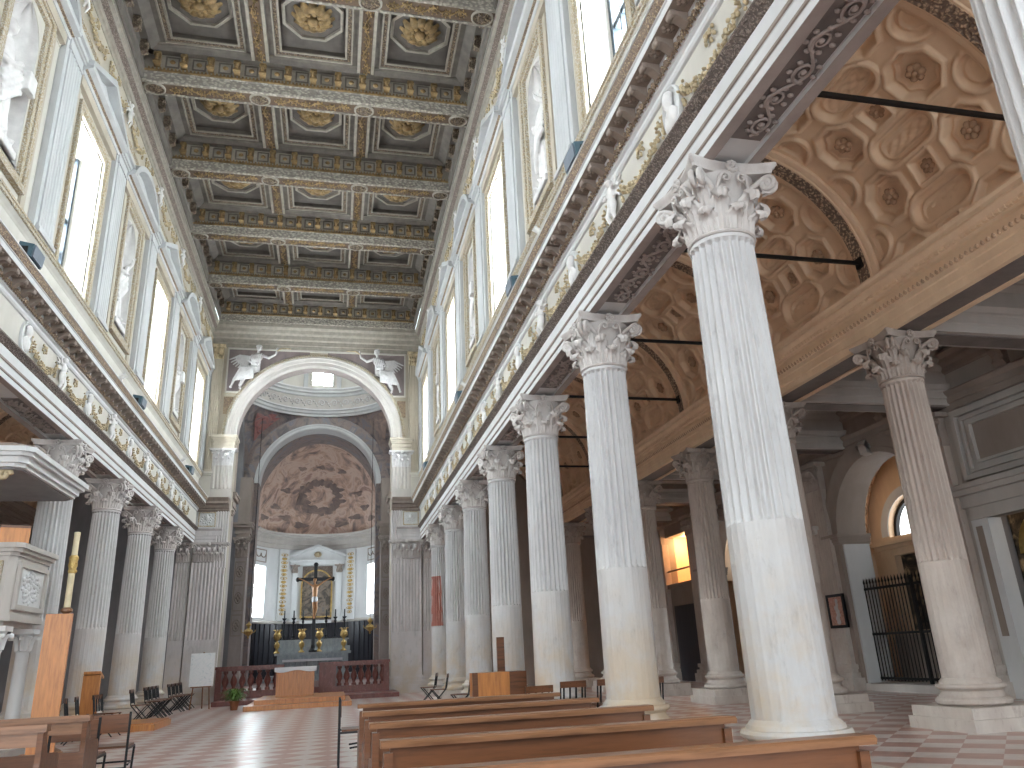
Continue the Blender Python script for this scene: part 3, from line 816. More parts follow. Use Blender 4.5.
for k in range(0, 8):
    y = YK(k); hw = .25
    if k == 7: y = YEND-.05
    b = MB().box(X0, X1, y-hw, y+hw, 15.27, 17.0).build('transverse_beam', M['ceil'], CEIL)
    MB().box(X0, X1, y-hw+.07, y+hw-.07, 15.255, 15.275).build('scroll_panel', M['ceilbrown'], b)
    m = MB()
    for q in (-1, 1):
        u0, u1 = sorted((y+q*hw, y+q*(hw-.06))); m.box(X0, X1, u0, u1, 15.235, 15.28)
        f0 = y+q*hw
        P = lambda L: [(f0+q*a, z) for a, z in L]
        m.prism(P([(0,15.24),(.02,15.25),(.03,15.50),(.05,15.52),(0,15.54)]), X0, X1, 'x')
    m.build('fascia_trim', M['ceilpale'], b)
    m = MB()
    for q in (-1, 1):
        f0 = y+q*hw
        P = lambda L: [(f0+q*a, z) for a, z in L]
        m.prism(P([(0,15.54),(.07,15.55),(.07,15.58),(.0,15.60)]), X0, X1, 'x')
        x = X0+.05
        while x < X1: u0, u1 = sorted((f0, f0+q*.05)); m.box(x, x+.045, u0, u1, 15.595, 15.65); x += .09
    m.build('dentil_band', M['ceilgold'], b)
    m = MB(); bm_ = MB()
    for q in (-1, 1):
        f0 = y+q*hw
        u0, u1 = sorted((f0, f0+q*.012)); ff = MB().box(X0, X1, u0, u1, 15.64, 16.09).build('frieze_ground', M['ceillight'], b)
        P = lambda L: [(f0+q*a, z) for a, z in L]
        m.prism(P([(0,16.08),(.18,16.08),(.20,16.12),(.24,16.18),(.30,16.20),(.30,16.26),(0,16.28)]), X0, X1, 'x')
        n = 12
        for i in range(n):       # framed squares between the consoles
            x = X0+.35+i*(X1-X0-.7)/n+.347
            u0, u1 = sorted((f0, f0+q*.025))
            for a, c, d, e in ((-.17,-.13,15.74,16.0),(.13,.17,15.74,16.0),(-.17,.17,15.70,15.74),(-.17,.17,16.0,16.04)): m.box(x+a, x+c, u0, u1, d, e)
            bm_.ball((x, f0+q*.03, 15.87), (.075,.05,.06), 8, 5)
    m.build('console_frieze', M['ceil'], b); bm_.build('frieze_boss_row', M['ceilgold'], b, 1.2)
    n = 12
    for i in range(n+1):
        x = X0+.35+i*(X1-X0-.7)/n
        o = link('console', brk, b); at(o, b, (x, y-hw, 16.06))
    for xa, xb in ((X0+.55, LX[0]-.27), (LX[0]+.27, LX[1]-.27), (LX[1]+.27, X1-.55)):
        o = link('gilt_scroll', scrollm, b, M['ceilgold']); at(o, b, ((xa+xb)/2, y, 15.252)); o.rotation_euler = (0,0,pi/2); o.scale = (.95, (xb-xa)/2.3, 1)
    for x in (X0+.28, LX[0], LX[1], X1-.28):
        o = link('beam_medallion', bos, b); at(o, b, (x, y, 15.252)); o = link('medallion_ring', bosr, o)
for k in range(0, 7):
    y0, y1 = YK(k)+.25, min(YK(k+1), YEND)-.25; yc = (y0+y1)/2
    for x in LX:
        b = MB().box(x-.22, x+.22, y0, y1, 16.12, 17.0).build('longitudinal_beam', M['ceil'], CEIL)
        MB().box(x-.13, x+.13, y0, y1, 16.10, 16.125).build('scroll_panel', M['ceilbrown'], b)
        o = link('gilt_scroll', scrollm, b, M['ceilgold']); at(o, b, (x, (y0+y1)/2, 16.098)); o.scale = (.72, (y1-y0)/2.25, 1)
        m = MB()
        for q in (-1,1): u0, u1 = sorted((x+q*.22, x+q*.145)); m.box(u0, u1, y0, y1, 16.085, 16.13)
        m.build('fascia_trim', M['ceillight'], b)
    xs = (X0+.42, LX[0]-.22, LX[0]+.22, LX[1]-.22, LX[1]+.22, X1-.42)
    for c in range(3):
        a, bq = xs[2*c], xs[2*c+1]; xc = (a+bq)/2
        p = MB().box(a, bq, y0, y1, 16.44, 16.52).build('coffer_panel', M['ceildark'], CEIL)
        m = MB()     # stepped frame
        def ring(x0,x1,ya,yb,w,z0,z1):
            m.box(x0,x0+w,ya+w,yb-w,z0,z1); m.box(x1-w,x1,ya+w,yb-w,z0,z1); m.box(x0,x1,ya,ya+w,z0,z1); m.box(x0,x1,yb-w,yb,z0,z1)
        ring(a, bq, y0, y1, .16, 16.23, 16.46); ring(a+.16, bq-.16, y0+.31, y1-.31, .13, 16.27, 16.46)
        m.build('coffer_frame', M['ceil'], p)
        m = MB(); ring(a+.13, bq-.13, y0+.305, y1-.305, .04, 16.21, 16.26); ring(a+.27, bq-.27, y0+.43, y1-.43, .05, 16.25, 16.29); 
        rr = []          # octagon moulding
        for rad, z in ((.76,16.44),(.76,16.37),(.68,16.36),(.68,16.44)):
            rr.append([(xc+rad*1.06*cos(pi/8+pi/4*i), yc+rad*1.06*sin(pi/8+pi/4*i), z) for i in range(8)])
        m.loop_strip(rr, True, False); m.build('coffer_moulding', M['ceillight'], p)
        m = MB(); ring(a+.18, bq-.18, y0+.325, y1-.325, .08, 16.255, 16.272); m.build('carved_strip', M['ceilcarve'], p)
        o = link('gilt_rosette', ros, p); at(o, p, (xc, yc, 16.42)); o.scale = (1.15,1.15,1.0)
    for s in (-1, 1):       # consoles along both side walls
        xw = X1 if s > 0 else X0
        m = MB(); m.prism([(xw, 15.27),(xw-s*.06,15.29),(xw-s*.06,15.55),(xw-s*.10,15.58),(xw-s*.02,15.62),(xw-s*.02,16.08),(xw-s*.2,16.08),(xw-s*.42,16.24),(xw-s*.42,16.75),(xw,16.75)], y0, y1)
        sb = m.build('side_beam', M['ceil'], CEIL)
        m = MB()
        for i in range(4):
            y = y0+.45+i*(y1-y0-.9)/3
            o = link('console', brk, sb, M['ceilcarve']); at(o, sb, (xw-s*.02, y, 16.06)); o.rotation_euler = (0,0,-s*pi/2)

# ================================================================== inner aisle vault (right) and its mirror (left)
VR, VZ, VX = 2.40, 6.93, 6.30
def sd_round(x, y, hx, hy, r):
    qx, qy = abs(x)-hx+r, abs(y)-hy+r
    return sqrt(max(qx,0)**2+max(qy,0)**2)+min(max(qx,qy),0)-r
def sstep(a, b, x):
    t = max(0, min(1, (x-a)/(b-a))); return t*t*(3-2*t)
def vault_depth(y, arc):
    """relief of the coffering: y along the bay (-1.84..1.84), arc = metres along the curve from the crown; positive = sunk"""
    step = radians(26.5)*VR
    d = 0.0
    ke = round(arc/step); ae = arc-ke*step           # rows of long ovals
    ko = math.floor(arc/step)+.5; ao = arc-ko*step   # rows of octagons
    def panel(sd, depth=.10, frame=.075):
        # raised moulding round a sunk panel
        nonlocal d
        if sd < frame+.02:
            d2 = -.055*(sstep(frame+.02, frame-.005, sd)) + (depth+.055)*sstep(.005, -.035, sd)
            d2 -= .03*(sstep(-.06,-.075,sd)-sstep(-.105,-.12,sd))
            d = d2
    panel(sd_round(y, ae, .56, .245, .24))
    if abs(y) < .42 and abs(ae) < .11: d += .02*sin(y*28)*sin(ae*40)
    for q in (-1, 1):
        yy = y-q*1.50
        if yy*q < .0: panel(sd_round(yy, ae, .30, .27, .27) , .07, .06)
    panel(sd_round(y, ao, .19, .185, .01), .08, .05)
    for q in (-1, 1):
        yy = y-q*.84; a = atan2(ao, yy); rr = sqrt(yy*yy+ao*ao)
        b = (a+pi/8) % (pi/4) - pi/8; R = .362/cos(b) - .004*cos(8*a); panel((rr-R)*.93, .115, .06)
    return d
def vault_bay_mesh():
    """one bay in its own frame: crown axis along y, centre at z=0"""
    ny, na = 190, 340
    h = SP/2-.25; a0 = radians(93)
    def f(u, v):
        y = -h+2*h*u; th = -a0+2*a0*v
        r = VR + vault_depth(y, th*VR)
        return (r*sin(th), y, r*cos(th))
    m = MB(); m.grid(f, ny, na); me = m.mesh('vault_bay', 4, recalc=False); me.materials.append(M['tan']); return me
def vault_rosette_mesh():
    m = MB()
    for k in range(6): a = 2*pi*k/6; m.ball((.07*cos(a), .07*sin(a), -.02), (.05,.05,.035), 8, 5)
    m.ball((0,0,-.04), .035, 8, 6); return m.mesh('stucco_rosette', 1.5)
vbm = vault_bay_mesh(); vrm = vault_rosette_mesh(); vrm.materials.append(M['tandark'])
def vault_rib_mesh():
    m = MB(); n = 56; rings = []
    prof = [(VR-.02,-.26),(VR-.06,-.26),(VR-.08,-.22),(VR-.08,-.17),(VR-.10,-.15),(VR-.10,.15),(VR-.08,.17),(VR-.08,.22),(VR-.06,.26),(VR-.02,.26),(VR+.1,.26),(VR+.1,-.26)]
    for i in range(n+1):
        th = -radians(95)+2*radians(95)*i/n; rings.append([(r*sin(th), y, r*cos(th)) for r, y in prof])
    m.loop_strip(rings); me = m.mesh('rib', .6); me.materials.append(M['tan']); return me
def rib_band_mesh():
    m = MB(); n = 56; rings = []
    for i in range(n+1):
        th = -radians(95)+2*radians(95)*i/n; rings.append([((VR-.115)*sin(th), -.12, (VR-.115)*cos(th)), ((VR-.115)*sin(th), .12, (VR-.115)*cos(th)), ((VR-.09)*sin(th), .12, (VR-.09)*cos(th)), ((VR-.09)*sin(th), -.12, (VR-.09)*cos(th))])
    m.loop_strip(rings); me = m.mesh('rib_carving'); me.materials.append(M['tancarve']); return me
ribm, ribbm = vault_rib_mesh(), rib_band_mesh()
def aisle_vault(nm, xc, ks, label, rosettes=True):
    V = structure(nm, (xc, 19, VZ)); V['label'] = label
    step = radians(26.5)
    for k in ks:
        b = link('vault_bay', vbm, V); at(b, V, (xc, YK(k+.5), VZ))
        if rosettes:
            for row in (-2.5,-1.5,-.5,.5,1.5,2.5):
                for dy, big in ((-.84,1),(0,.85),(.84,1)):
                    th = row*step; o = link('stucco_rosette', vrm, b); r = VR+.075
                    o.location = (r*sin(th), dy, r*cos(th)); o.rotation_euler = (0, th, 0); o.scale = (big*1.25,)*3
    for k in list(ks)+[ks[-1]+1]:
        r = link('rib', ribm, V); at(r, V, (xc, YK(k), VZ))
        link('rib_carving', ribbm, r)
    return V
aisle_vault('ceiling_aisle', VX, list(range(-1, 7)), 'tan barrel vault with moulded coffers and rosettes over the right aisle')
aisle_vault('ceiling_aisle_left', 2*XC-VX, list(range(2, 7)), 'shadowy coffered barrel vault over the left aisle', False)
RODL = {0:'dark iron tie rod nearest the viewer, ending beside the upper right column shaft', 1:'dark iron tie rod emerging behind the huge front column below its capital',
        2:'dark iron tie rod starting beside the capital of the second nave column', 3:'dark iron tie rod passing behind the second nave column shaft',
        4:'dark iron tie rod seen between the second and third nave columns', 5:'small dark iron tie rod far down the aisle, beyond the third column'}
for k in range(0, 6):
    t = thing('tie_rod', RODL[k], 'tie rod', (VX, YK(k), 7.25), 0, 'iron tie rods across the aisle vault')
    MB().box(-2.45, 2.28, -.022, .022, -.03, .03).build('rod', M['iron'], t, None, False)
    MB().box(2.22, 2.30, -.07, .07, -.09, .09).build('anchor', M['iron'], t, None, False)

def long_beam(s, nm, xface, xback, y0, y1, mats, label, dirn):
    """entablature on the aisle columns: face at xface looks towards dirn"""
    E = structure(nm, (xface, (y0+y1)/2, 5.85)); E['label'] = label
    def pr(poly, mat, name, par):
        m = MB(); m.prism([(xface+dirn*p, z) for p, z in poly], y0, y1); return m.build(name, mat, par)
    w = abs(xback-xface)
    pr([(0,5.85),(0,5.97),(.025,5.985),(.025,6.11),(.05,6.125),(.05,6.20),(.09,6.25),(.09,6.28),(0,6.30),(0,6.62),(-w,6.62),(-w,5.85),(-w+.1,5.85),(-w+.1,5.89),(-.1,5.89),(-.1,5.85)], mats[0], 'architrave', E)
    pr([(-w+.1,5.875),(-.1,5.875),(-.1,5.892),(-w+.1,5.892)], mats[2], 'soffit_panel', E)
    c = pr([(0,6.40),(.05,6.42),(.05,6.47),(.09,6.50),(.09,6.53),(.15,6.60),(.20,6.60),(.20,6.66),(.23,6.70),(.23,6.73),(-.15,6.76),(-.15,6.40)], mats[0], 'cornice', E)
    m = MB(); y = y0
    while y < y1:
        m.box(min(xface+dirn*.05,xface+dirn*.10), max(xface+dirn*.05,xface+dirn*.10), y, y+.05, 6.475, 6.53); y += .10
    m.build('dentils', mats[0], c)
    m = MB(); y = y0
    while y < y1: m.ball((xface+dirn*.07, y, 6.24), (.03,.035,.045), 6, 5); y += .095
    m.build('egg_moulding', mats[1], E, 1.2)
    return E
long_beam(1, 'trim_aisle', 8.52, 9.20, 1.5, YEND+.3, (M['tan'], M['tandark'], M['soffitshade']), 'tan moulded beam on the brown aisle columns', -1)
long_beam(1, 'trim_aisle_nave_side', 4.08, 3.7, 1.5, YEND+.3, (M['tan'], M['tandark'], M['soffitshade']), 'tan moulding above the nave columns on the aisle side', 1) if False else None
mm = MB(); mm.prism([(4.085,6.1),(4.16,6.15),(4.16,6.35),(4.24,6.45),(4.24,6.70),(4.0,6.75),(3.5,6.75),(3.5,6.1)], 1.5, YEND+.3); o = mm.build('trim_springing', M['tan']); o['kind'] = 'structure'
long_beam(-1, 'trim_aisle_left', 2*XC-8.52, 2*XC-9.20, 8, YEND+.3, (M['drab'], M['drab'], M['soffitshade']), 'shadowy moulded beam on the left aisle columns', 1)
# masonry between the vaults and the clerestory, and the roofs over the aisles
for s in (1, -1):
    a = MB()
    for x0, x1, z0, z1 in ((3.55, 3.95, 7.1, 8.7), (8.75, 9.2, 6.7, 9.9), (4.16, 13.4, 9.6, 9.9)):
        u0, u1 = sorted((x0, x1)) if s > 0 else sorted((2*XC-x0, 2*XC-x1)); a.box(u0, u1, 1.0, YEND+1, z0, z1)
    o = a.build('wall_above_aisle' if s > 0 else 'wall_above_aisle_left', M['tan']); o['kind'] = 'structure'

# ================================================================== outer aisle on the right: cross beams, chapel wall
XW = 13.0
OA = structure('ceiling_outer_aisle', (11, 17, 7.4)); OA['label'] = 'brown panelled ceiling of the outer aisle'
m = MB().box(9.1, XW+.3, 1.0, YEND+.5, 7.62, 7.72).build('ceiling_panel', M['ceil2'], OA)
for k in range(0, 8):
    y = YK(k)
    m = MB(); L = [(0,5.92),(0,6.06),(.03,6.08),(.03,6.22),(.06,6.24),(.06,6.28),(.12,6.36),(.12,6.40),(.02,6.42),(.02,6.70),(.06,6.74),(.12,6.80),(.12,6.84),(.22,6.92),(.22,7.0),(.30,7.05),(.30,7.10),(.34,7.12),(.34,7.64)]
    poly = [(y-.30-p, z) for p, z in L]+[(y+.30+p, z) for p, z in L[::-1]]
    m.prism(poly, 9.15, XW, 'x'); b = m.build('cross_beam', M['drabwhite'], OA)
    m = MB()
    for q in (-1, 1):
        x = 9.2
        while x < XW-.1: u0, u1 = sorted((y+q*.36, y+q*.45)); m.box(x, x+.05, u0, u1, 6.86, 6.92); x += .11
    m.build('dentils', M['drabwhite'], b)
    MB().box(9.2, XW, y-.2, y+.2, 5.90, 5.93).build('soffit_panel', M['soffitshade'], b)
for k in range(0, 7):
    y0, y1 = YK(k)+.65, YK(k+1)-.65
    m = MB()
    for i in range(3):
        for j in range(2):
            x0 = 9.35+i*1.2; yy = y0+.12+j*(y1-y0-.1)/2
            for a, b_, c, d in ((0,1.05,0,.1),(0,1.05,.95,1.05),(0,.1,.1,.95),(.95,1.05,.1,.95)): m.box(x0+a, x0+b_, yy+c, yy+d, 7.50, 7.63)
            m.prism([(x0+.38,7.63),(x0+.67,7.63),(x0+.525,7.45)], yy+.35, yy+.7, 'y')
    m.build('ceiling_coffers', M['ceil2'], OA)
WC = structure('wall_chapels', (XW, 17, 0)); WC['label'] = 'chapel wall of the outer aisle with arches and panels'
WB = ((2.0,5.4,'door'),(5.4,9.7,'arch'),(9.7,14.0,'door'),(14.0,18.4,'arch'),(18.4,22.5,'door'),(22.5,26.4,'arch'),(26.4,29.4,'loft'),(29.4,32.0,'plain'))
for y0, y1, kind in WB:
    yc = (y0+y1)/2; w_ = MB()
    if kind == 'arch':     # arched chapel opening
        H = 1.80 if y0 > 10 and y0 < 20 else 1.5; Z = 3.80
        arch_plate(w_, H, Z, y0, y1, .0, 7.7, yc, XW, XW+.85, 28)
        b = w_.build('arched_wall', M['drab'], WC)
        for q in (-1, 1):    # jamb faces whitened to look lit, and imposts
            m = MB(); u0, u1 = sorted((yc+q*H, yc+q*(H-.05))); m.box(XW+.06, XW+.83, u0, u1, .17, Z-.2); m.build('lit_jamb', M['white'], b)
            m = MB(); u0, u1 = sorted((yc+q*(H+.42), yc+q*(H+.02))); m.box(XW-.05, XW+.03, u0, u1, .17, Z-.2); m.build('pier_strip', M['drab'], b)
            m = MB()
            for e, z0, z1 in ((0,-.22,-.16),(.03,-.16,-.08),(.06,-.08,-.03),(.10,-.03,.04)):
                u0, u1 = sorted((yc+q*(H+.44+e), yc+q*(H-.06-e))); m.box(XW-.08-e, XW+.86, u0, u1, Z+z0, Z+z1)
            m.build('impost', M['drab'], b)
        m = MB(); rings = []
        for i in range(29):
            th = pi*i/28; rings.append([(XW+dx, yc+r*cos(th), Z+r*sin(th)) for r, dx in ((H-.02,.83),(H-.02,-.04),(H+.10,-.06),(H+.12,-.03),(H+.24,-.05),(H+.34,-.09),(H+.38,-.09),(H+.40,0))])
        m.loop_strip(rings, False, False)
        m.build('archivolt', M['drab'], b, .6)
        zt = Z+H
        m = MB(); m.prism([(XW,zt-.06),(XW-.16,zt-.02),(XW-.20,zt+.16),(XW-.14,zt+.31),(XW-.26,min(zt+.5,5.8)),(XW,min(zt+.55,5.82))], yc-.13, yc+.13); m.build('keystone', M['drabwhite'], b)
        MB().box(XW-.02, XW+.9, y0+.3, y1-.3, 0, .17).build('step', M['drabwhite'], b)
    elif kind == 'loft':   # lamplit loft opening above a dark door
        w_.box(XW, XW+.4, y0, y1, 0, 3.5); w_.box(XW, XW+.4, y0, y1, 5.35, 7.7); w_.box(XW, XW+.4, y0, y0+.2, 3.5, 5.35); w_.box(XW, XW+.4, y1-.3, y1, 3.5, 5.35)
        b = w_.build('loft_wall', M['drab'], WC)
        m = MB(); m.box(XW+1.6, XW+1.7, y0, y1, 3.4, 5.5); m.box(XW+.4, XW+1.7, y0-.1, y0, 3.4, 5.5); m.box(XW+.4, XW+1.7, y1, y1+.1, 3.4, 5.5); m.box(XW+.4, XW+1.7, y0, y1, 5.4, 5.5); m.box(XW, XW+1.7, y0, y1, 3.4, 3.5); m.build('loft_room', M['tan'], WC)
        MB().box(XW+1.5, XW+1.6, yc-.45, yc+.55, 3.55, 5.1).box(XW+1.46, XW+1.5, yc-.3, yc+.4, 3.9, 4.9).build('loft_door', M['woodlight'], WC)
        MB().box(XW-.12, XW+.3, y0, y1, 3.35, 3.52).box(XW-.05, XW+.05, y0+.2, y1-.3, 4.0, 4.05).build('loft_sill', M['drab'], WC)
        MB().box(XW-.03, XW+.02, yc-.9, yc+.9, 0, 2.7).build('dark_door', M['darkwood'], WC)
    elif kind == 'plain':
        MB().box(XW, XW+.4, y0, y1, 0, 7.7).build('plain_wall', M['drab'], WC)
        MB().prism([(yc-.8,0),(yc+.8,0)]+[(yc+.8*cos(pi*i/10), 4.4+.8*sin(pi*i/10)) for i in range(11)], XW-.04, XW+.02, 'x').build('tall_dark_door', M['darkwood'], WC)
    else:              # doorway under a framed panel
        hd = 1.25
        w_.box(XW, XW+.25, y0, yc-hd, 0, 7.7); w_.box(XW, XW+.25, yc+hd, y1, 0, 7.7); w_.box(XW, XW+.25, yc-hd, yc+hd, 3.45, 7.7)
        b = w_.build('panel_wall', M['drabwhite'], WC)
        m = MB()
        m.box(XW-.06, XW+.1, yc-hd-.4, yc+hd+.4, 3.45, 3.70); m.box(XW-.12, XW+.1, yc-hd-.5, yc+hd+.5, 3.70, 3.95); m.box(XW-.26, XW+.1, yc-hd-.56, yc+hd+.56, 3.95, 4.06); m.box(XW-.34, XW+.1, yc-hd-.62, yc+hd+.62, 4.06, 4.16); m.build('door_cornice', M['drabwhite'], b)
        for q in (-1, 1):
            u0, u1 = sorted((yc+q*(hd+.40), yc+q*(hd-.03))); MB().box(XW-.06, XW+.27, u0, u1, 0, 3.44).build('door_jamb', M['white'], b)
            u0, u1 = sorted((yc+q*(hd+.30), yc+q*(hd+.14))); MB().box(XW-.075, XW, u0, u1, 1.15, 3.3).build('inlay_strip', M['drab'], b)
        m = MB()
        def fr(ya, yb, za, zb, wd, x): m.box(x, XW+.02, ya, ya+wd, za+wd, zb-wd); m.box(x, XW+.02, yb-wd, yb, za+wd, zb-wd); m.box(x, XW+.02, ya, yb, za, za+wd); m.box(x, XW+.02, ya, yb, zb-wd, zb)
        fr(yc-1.5, yc+1.5, 4.25, 5.72, .10, XW-.12); fr(yc-1.35, yc+1.35, 4.40, 5.57, .06, XW-.07); fr(yc-1.12, yc+1.12, 4.55, 5.42, .05, XW-.10)
        m.build('panel_frame', M['drabwhite'], b); MB().box(XW-.015, XW+.02, yc-1.1, yc+1.1, 4.57, 5.40).build('panel_field', M['drab'], b)
# cornice and consoles running along the wall
for poly, mt, nm in (([(XW,5.80),(XW-.05,5.82),(XW-.05,5.95),(XW-.09,5.97),(XW-.09,6.1),(XW-.16,6.18),(XW-.16,6.22),(XW,6.24)], 'drab', 'wall_architrave'),
                     ([(XW,6.62),(XW-.06,6.66),(XW-.08,6.76),(XW-.22,6.82),(XW-.22,6.9),(XW-.34,6.98),(XW-.34,7.04),(XW,7.1)], 'drab', 'wall_cornice')):
    MB().prism(poly, 1.0, YEND).build(nm, M[mt], WC)
for k in range(1, 13):
    y = YK(k/2)
    m = MB(); m.prism([(XW,6.25),(XW-.10,6.25),(XW-.16,6.35),(XW-.12,6.45),(XW-.22,6.60),(XW-.22,6.66),(XW,6.66)], y-.14, y+.14); m.ball((XW-.13,y,6.42), (.05,.12,.12), 8, 6)
    m.build('console', M['drab'], WC)
for y in (5.4, 9.7, 14.0, 18.55, 22.5, 26.4, 29.4):   # flat pilasters between the bays
    m = MB()
    pts = [(XW+.1,y-.36),(XW-.17,y-.36)]
    for i in range(6):
        for q in range(5): t = q/4; pts.append((XW-.17+.02*sin(pi*t), y-.36+.06+.105*i+.08*t))
    pts += [(XW-.17,y+.36),(XW+.1,y+.36)]; m.prism(pts, .62, 5.1, 'z'); b = m.build('wall_pilaster', M['column2'], WC)
    m = MB(); m.box(XW-.36,XW,y-.55,y+.55,0,.3); m.box(XW-.30,XW,y-.49,y+.49,.3,.42); m.box(XW-.22,XW,y-.41,y+.41,.42,.5); m.box(XW-.26,XW,y-.45,y+.45,.5,.62); m.build('pilaster_base', M['column2'], b)
    m = MB(); m.box(XW-.2,XW,y-.38,y+.38,5.1,5.72); m.box(XW-.34,XW,y-.52,y+.52,5.72,5.82)
    for i in range(4):
        M_ = T(XW-.17-.30, y-.27+.18*i, 5.12) @ Matrix.Rotation(pi,4,'Z')
        l = MB(); l.slab(leaf_fn(.30,.09,.8), 6, 10, .02); l.xf(T(XW+.13, y-.27+.18*i, 5.10) @ Matrix.Rotation(pi,4,'Z')); m.merge(l)
    for i in range(3):
        l = MB(); l.slab(leaf_fn(.50,.10,.9), 6, 10, .02); l.xf(T(XW+.13, y-.18+.18*i, 5.10) @ Matrix.Rotation(pi,4,'Z')); m.merge(l)
    for q in (-1,1): m.tube([(XW-.22,y+q*.40+.09*cos(i*.55)*(1-i/16),5.62+.09*sin(i*.55)*(1-i/16)) for i in range(14)], .028, 6)
    m.build('pilaster_capital', M['capital2'], b, 1.0)
# chapels behind the arches: room, tan barrel vault along the wall, far side wall with lunette window and altar
def chapel(yc, H, full):
    X0c, X1c, y0, y1 = XW+.85, XW+1.9, yc-H-.6, yc+H+1.2
    wy, wr_ = yc+1.25, .98                      # the lunette window in the back wall
    m = MB()
    arch_plate(m, wr_, 3.85, y0, y1, 3.80, 6.6, wy, X1c, X1c+.35, 20); m.box(X1c, X1c+.35, y0, y1, 0, 3.80)
    m.box(X0c, X1c, y0-.15, y0, 0, 6.6); m.box(X0c, X1c, y1, y1+.15, 0, 6.6); m.box(X0c-.1, X1c, y0, y1, 6.5, 6.6)
    m.box(X0c-.1, X0c, yc+H+.02, y1, 0, 6.5); m.box(X0c-.1, X0c, y0, yc-H-.02, 0, 6.5)
    o = m.build('wall_chapel', M['tan']); o['kind'] = 'structure'
    o = MB().box(XW, X1c, y0, y1, 0, .16).build('floor_chapel', M['drab']); o['kind'] = 'structure'
    m = MB(); ra, rb = H+.03, H+1.15            # flared coffered vault behind the arch
    def vf(u, v): r = ra+(rb-ra)*u**.7; a = pi*v; return (X0c-.02+(X1c-X0c+.02)*u, yc+.1*u+r*cos(a), 3.8+(H+.03+.75*u)*sin(a))
    m.grid(vf, 6, 32); o = m.build('ceiling_chapel', M['tan'], None, 1.0); o['kind'] = 'structure'
    if full:
        m = MB()          # curling stucco in the coffers
        for row in range(2):
            for i in range(13):
                u0, v0 = .28+.42*row, (i+.5)/13
                m.tube([Vector(vf(u0+.16*(1-q/16)*sin(q*.6), v0+.026*(1-q/16)*cos(q*.6)))-Vector((0,0,.02)) for q in range(15)], .03, 5)
        for u0 in (.04, .49, .93): m.tube([Vector(vf(u0, v))-Vector((0,0,.015)) for v in [i/40 for i in range(41)]], .025, 5)
        m.build('vault_stucco', M['tandark'], o, 1.0)
    winno[0] += 1
    wr = structure('window_%d' % winno[0], (X1c+.25, wy, 3.8))
    arc = [(wy+(wr_+.03)*cos(pi*i/20), 3.83+(wr_+.03)*sin(pi*i/20)) for i in range(21)]
    G = MB(); G.prism(arc, X1c+.28, X1c+.31, 'x'); G.build('pane', M['glasslun'], wr)
    F = MB(); F.loop_strip([[(X1c+dx, wy+(y-wy)*k, 3.83+(z-3.83)*k) for k, dy, dx in ((.97,0,.30),(.97,0,.16),(.88,0,.16),(.88,0,.30))] for y, z in arc], True, True); F.build('window_frame', M['iron'], wr)
    F = MB(); F.loop_strip([[(X1c+dx, wy+(y-wy)*k, 3.83+(z-3.83)*k) for k, dx in ((.99,.2),(.99,-.02),(1.22,-.05),(1.22,.0))] for y, z in arc], False, False); F.build('splay', M['white'], wr)
    return X1c, wy
CH = chapel(16.2, 1.80, True)
chapel(7.55, 1.5, False); chapel(24.45, 1.5, False)
# end and outer walls of the aisles
m = MB(); m.box(3.9, 17, YEND+.3, YEND+.6, 0, 10); o = m.build('wall_aisle_end', M['drab']); o['kind'] = 'structure'
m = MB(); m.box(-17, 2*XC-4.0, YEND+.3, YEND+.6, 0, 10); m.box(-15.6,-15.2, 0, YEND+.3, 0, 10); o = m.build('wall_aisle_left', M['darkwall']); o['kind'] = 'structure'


# rear of nave and aisles, added unseen to even sky light; end left open
YR = -9.5
m = MB(); m.box(XC-HW-.8, XC-HW+.02, YR, 6.35, 5.85, 17.2); o = m.build('wall_left_rear', M['cream']); o['kind'] = 'structure'
m = MB(); m.box(XC+HW-.02, XC+HW+.8, YR, 1.5, 5.85, 17.2); m.box(XC+HW+.0, XC+HW+.8, 1.5, 2.7, 7.5, 17.2); o = m.build('wall_right_rear', M['cream']); o['kind'] = 'structure'
m = MB(); m.box(XC-4.9, XC+4.9, YR, 6.05, 16.9, 17.2); o = m.build('ceiling_rear', M['ceil']); o['kind'] = 'structure'
m = MB(); m.box(3.6, 9.2, YR, 1.0, 9.3, 9.5); m.box(8.5, 9.2, YR, 1.5, 5.85, 9.4); m.box(9.1, 13.4, YR, 1.0, 7.62, 7.72); o = m.build('ceiling_aisle_rear', M['tan']); o['kind'] = 'structure'
m = MB(); m.box(13.0, 13.4, YR, 2.0, 0, 7.7); m.box(9.2, 13.0, YR, YR+.2, 0, 7.7); o = m.build('wall_chapels_rear', M['drab']); o['kind'] = 'structure'  # cross wall at the end added to keep sky light out of outer aisle
m = MB(); m.box(-11.1, XC-4.5, YR, 8, 9.3, 9.5); m.box(-15.6, -15.2, YR, 0, 0, 10); o = m.build('ceiling_aisle_left_rear', M['tan']); o['kind'] = 'structure'
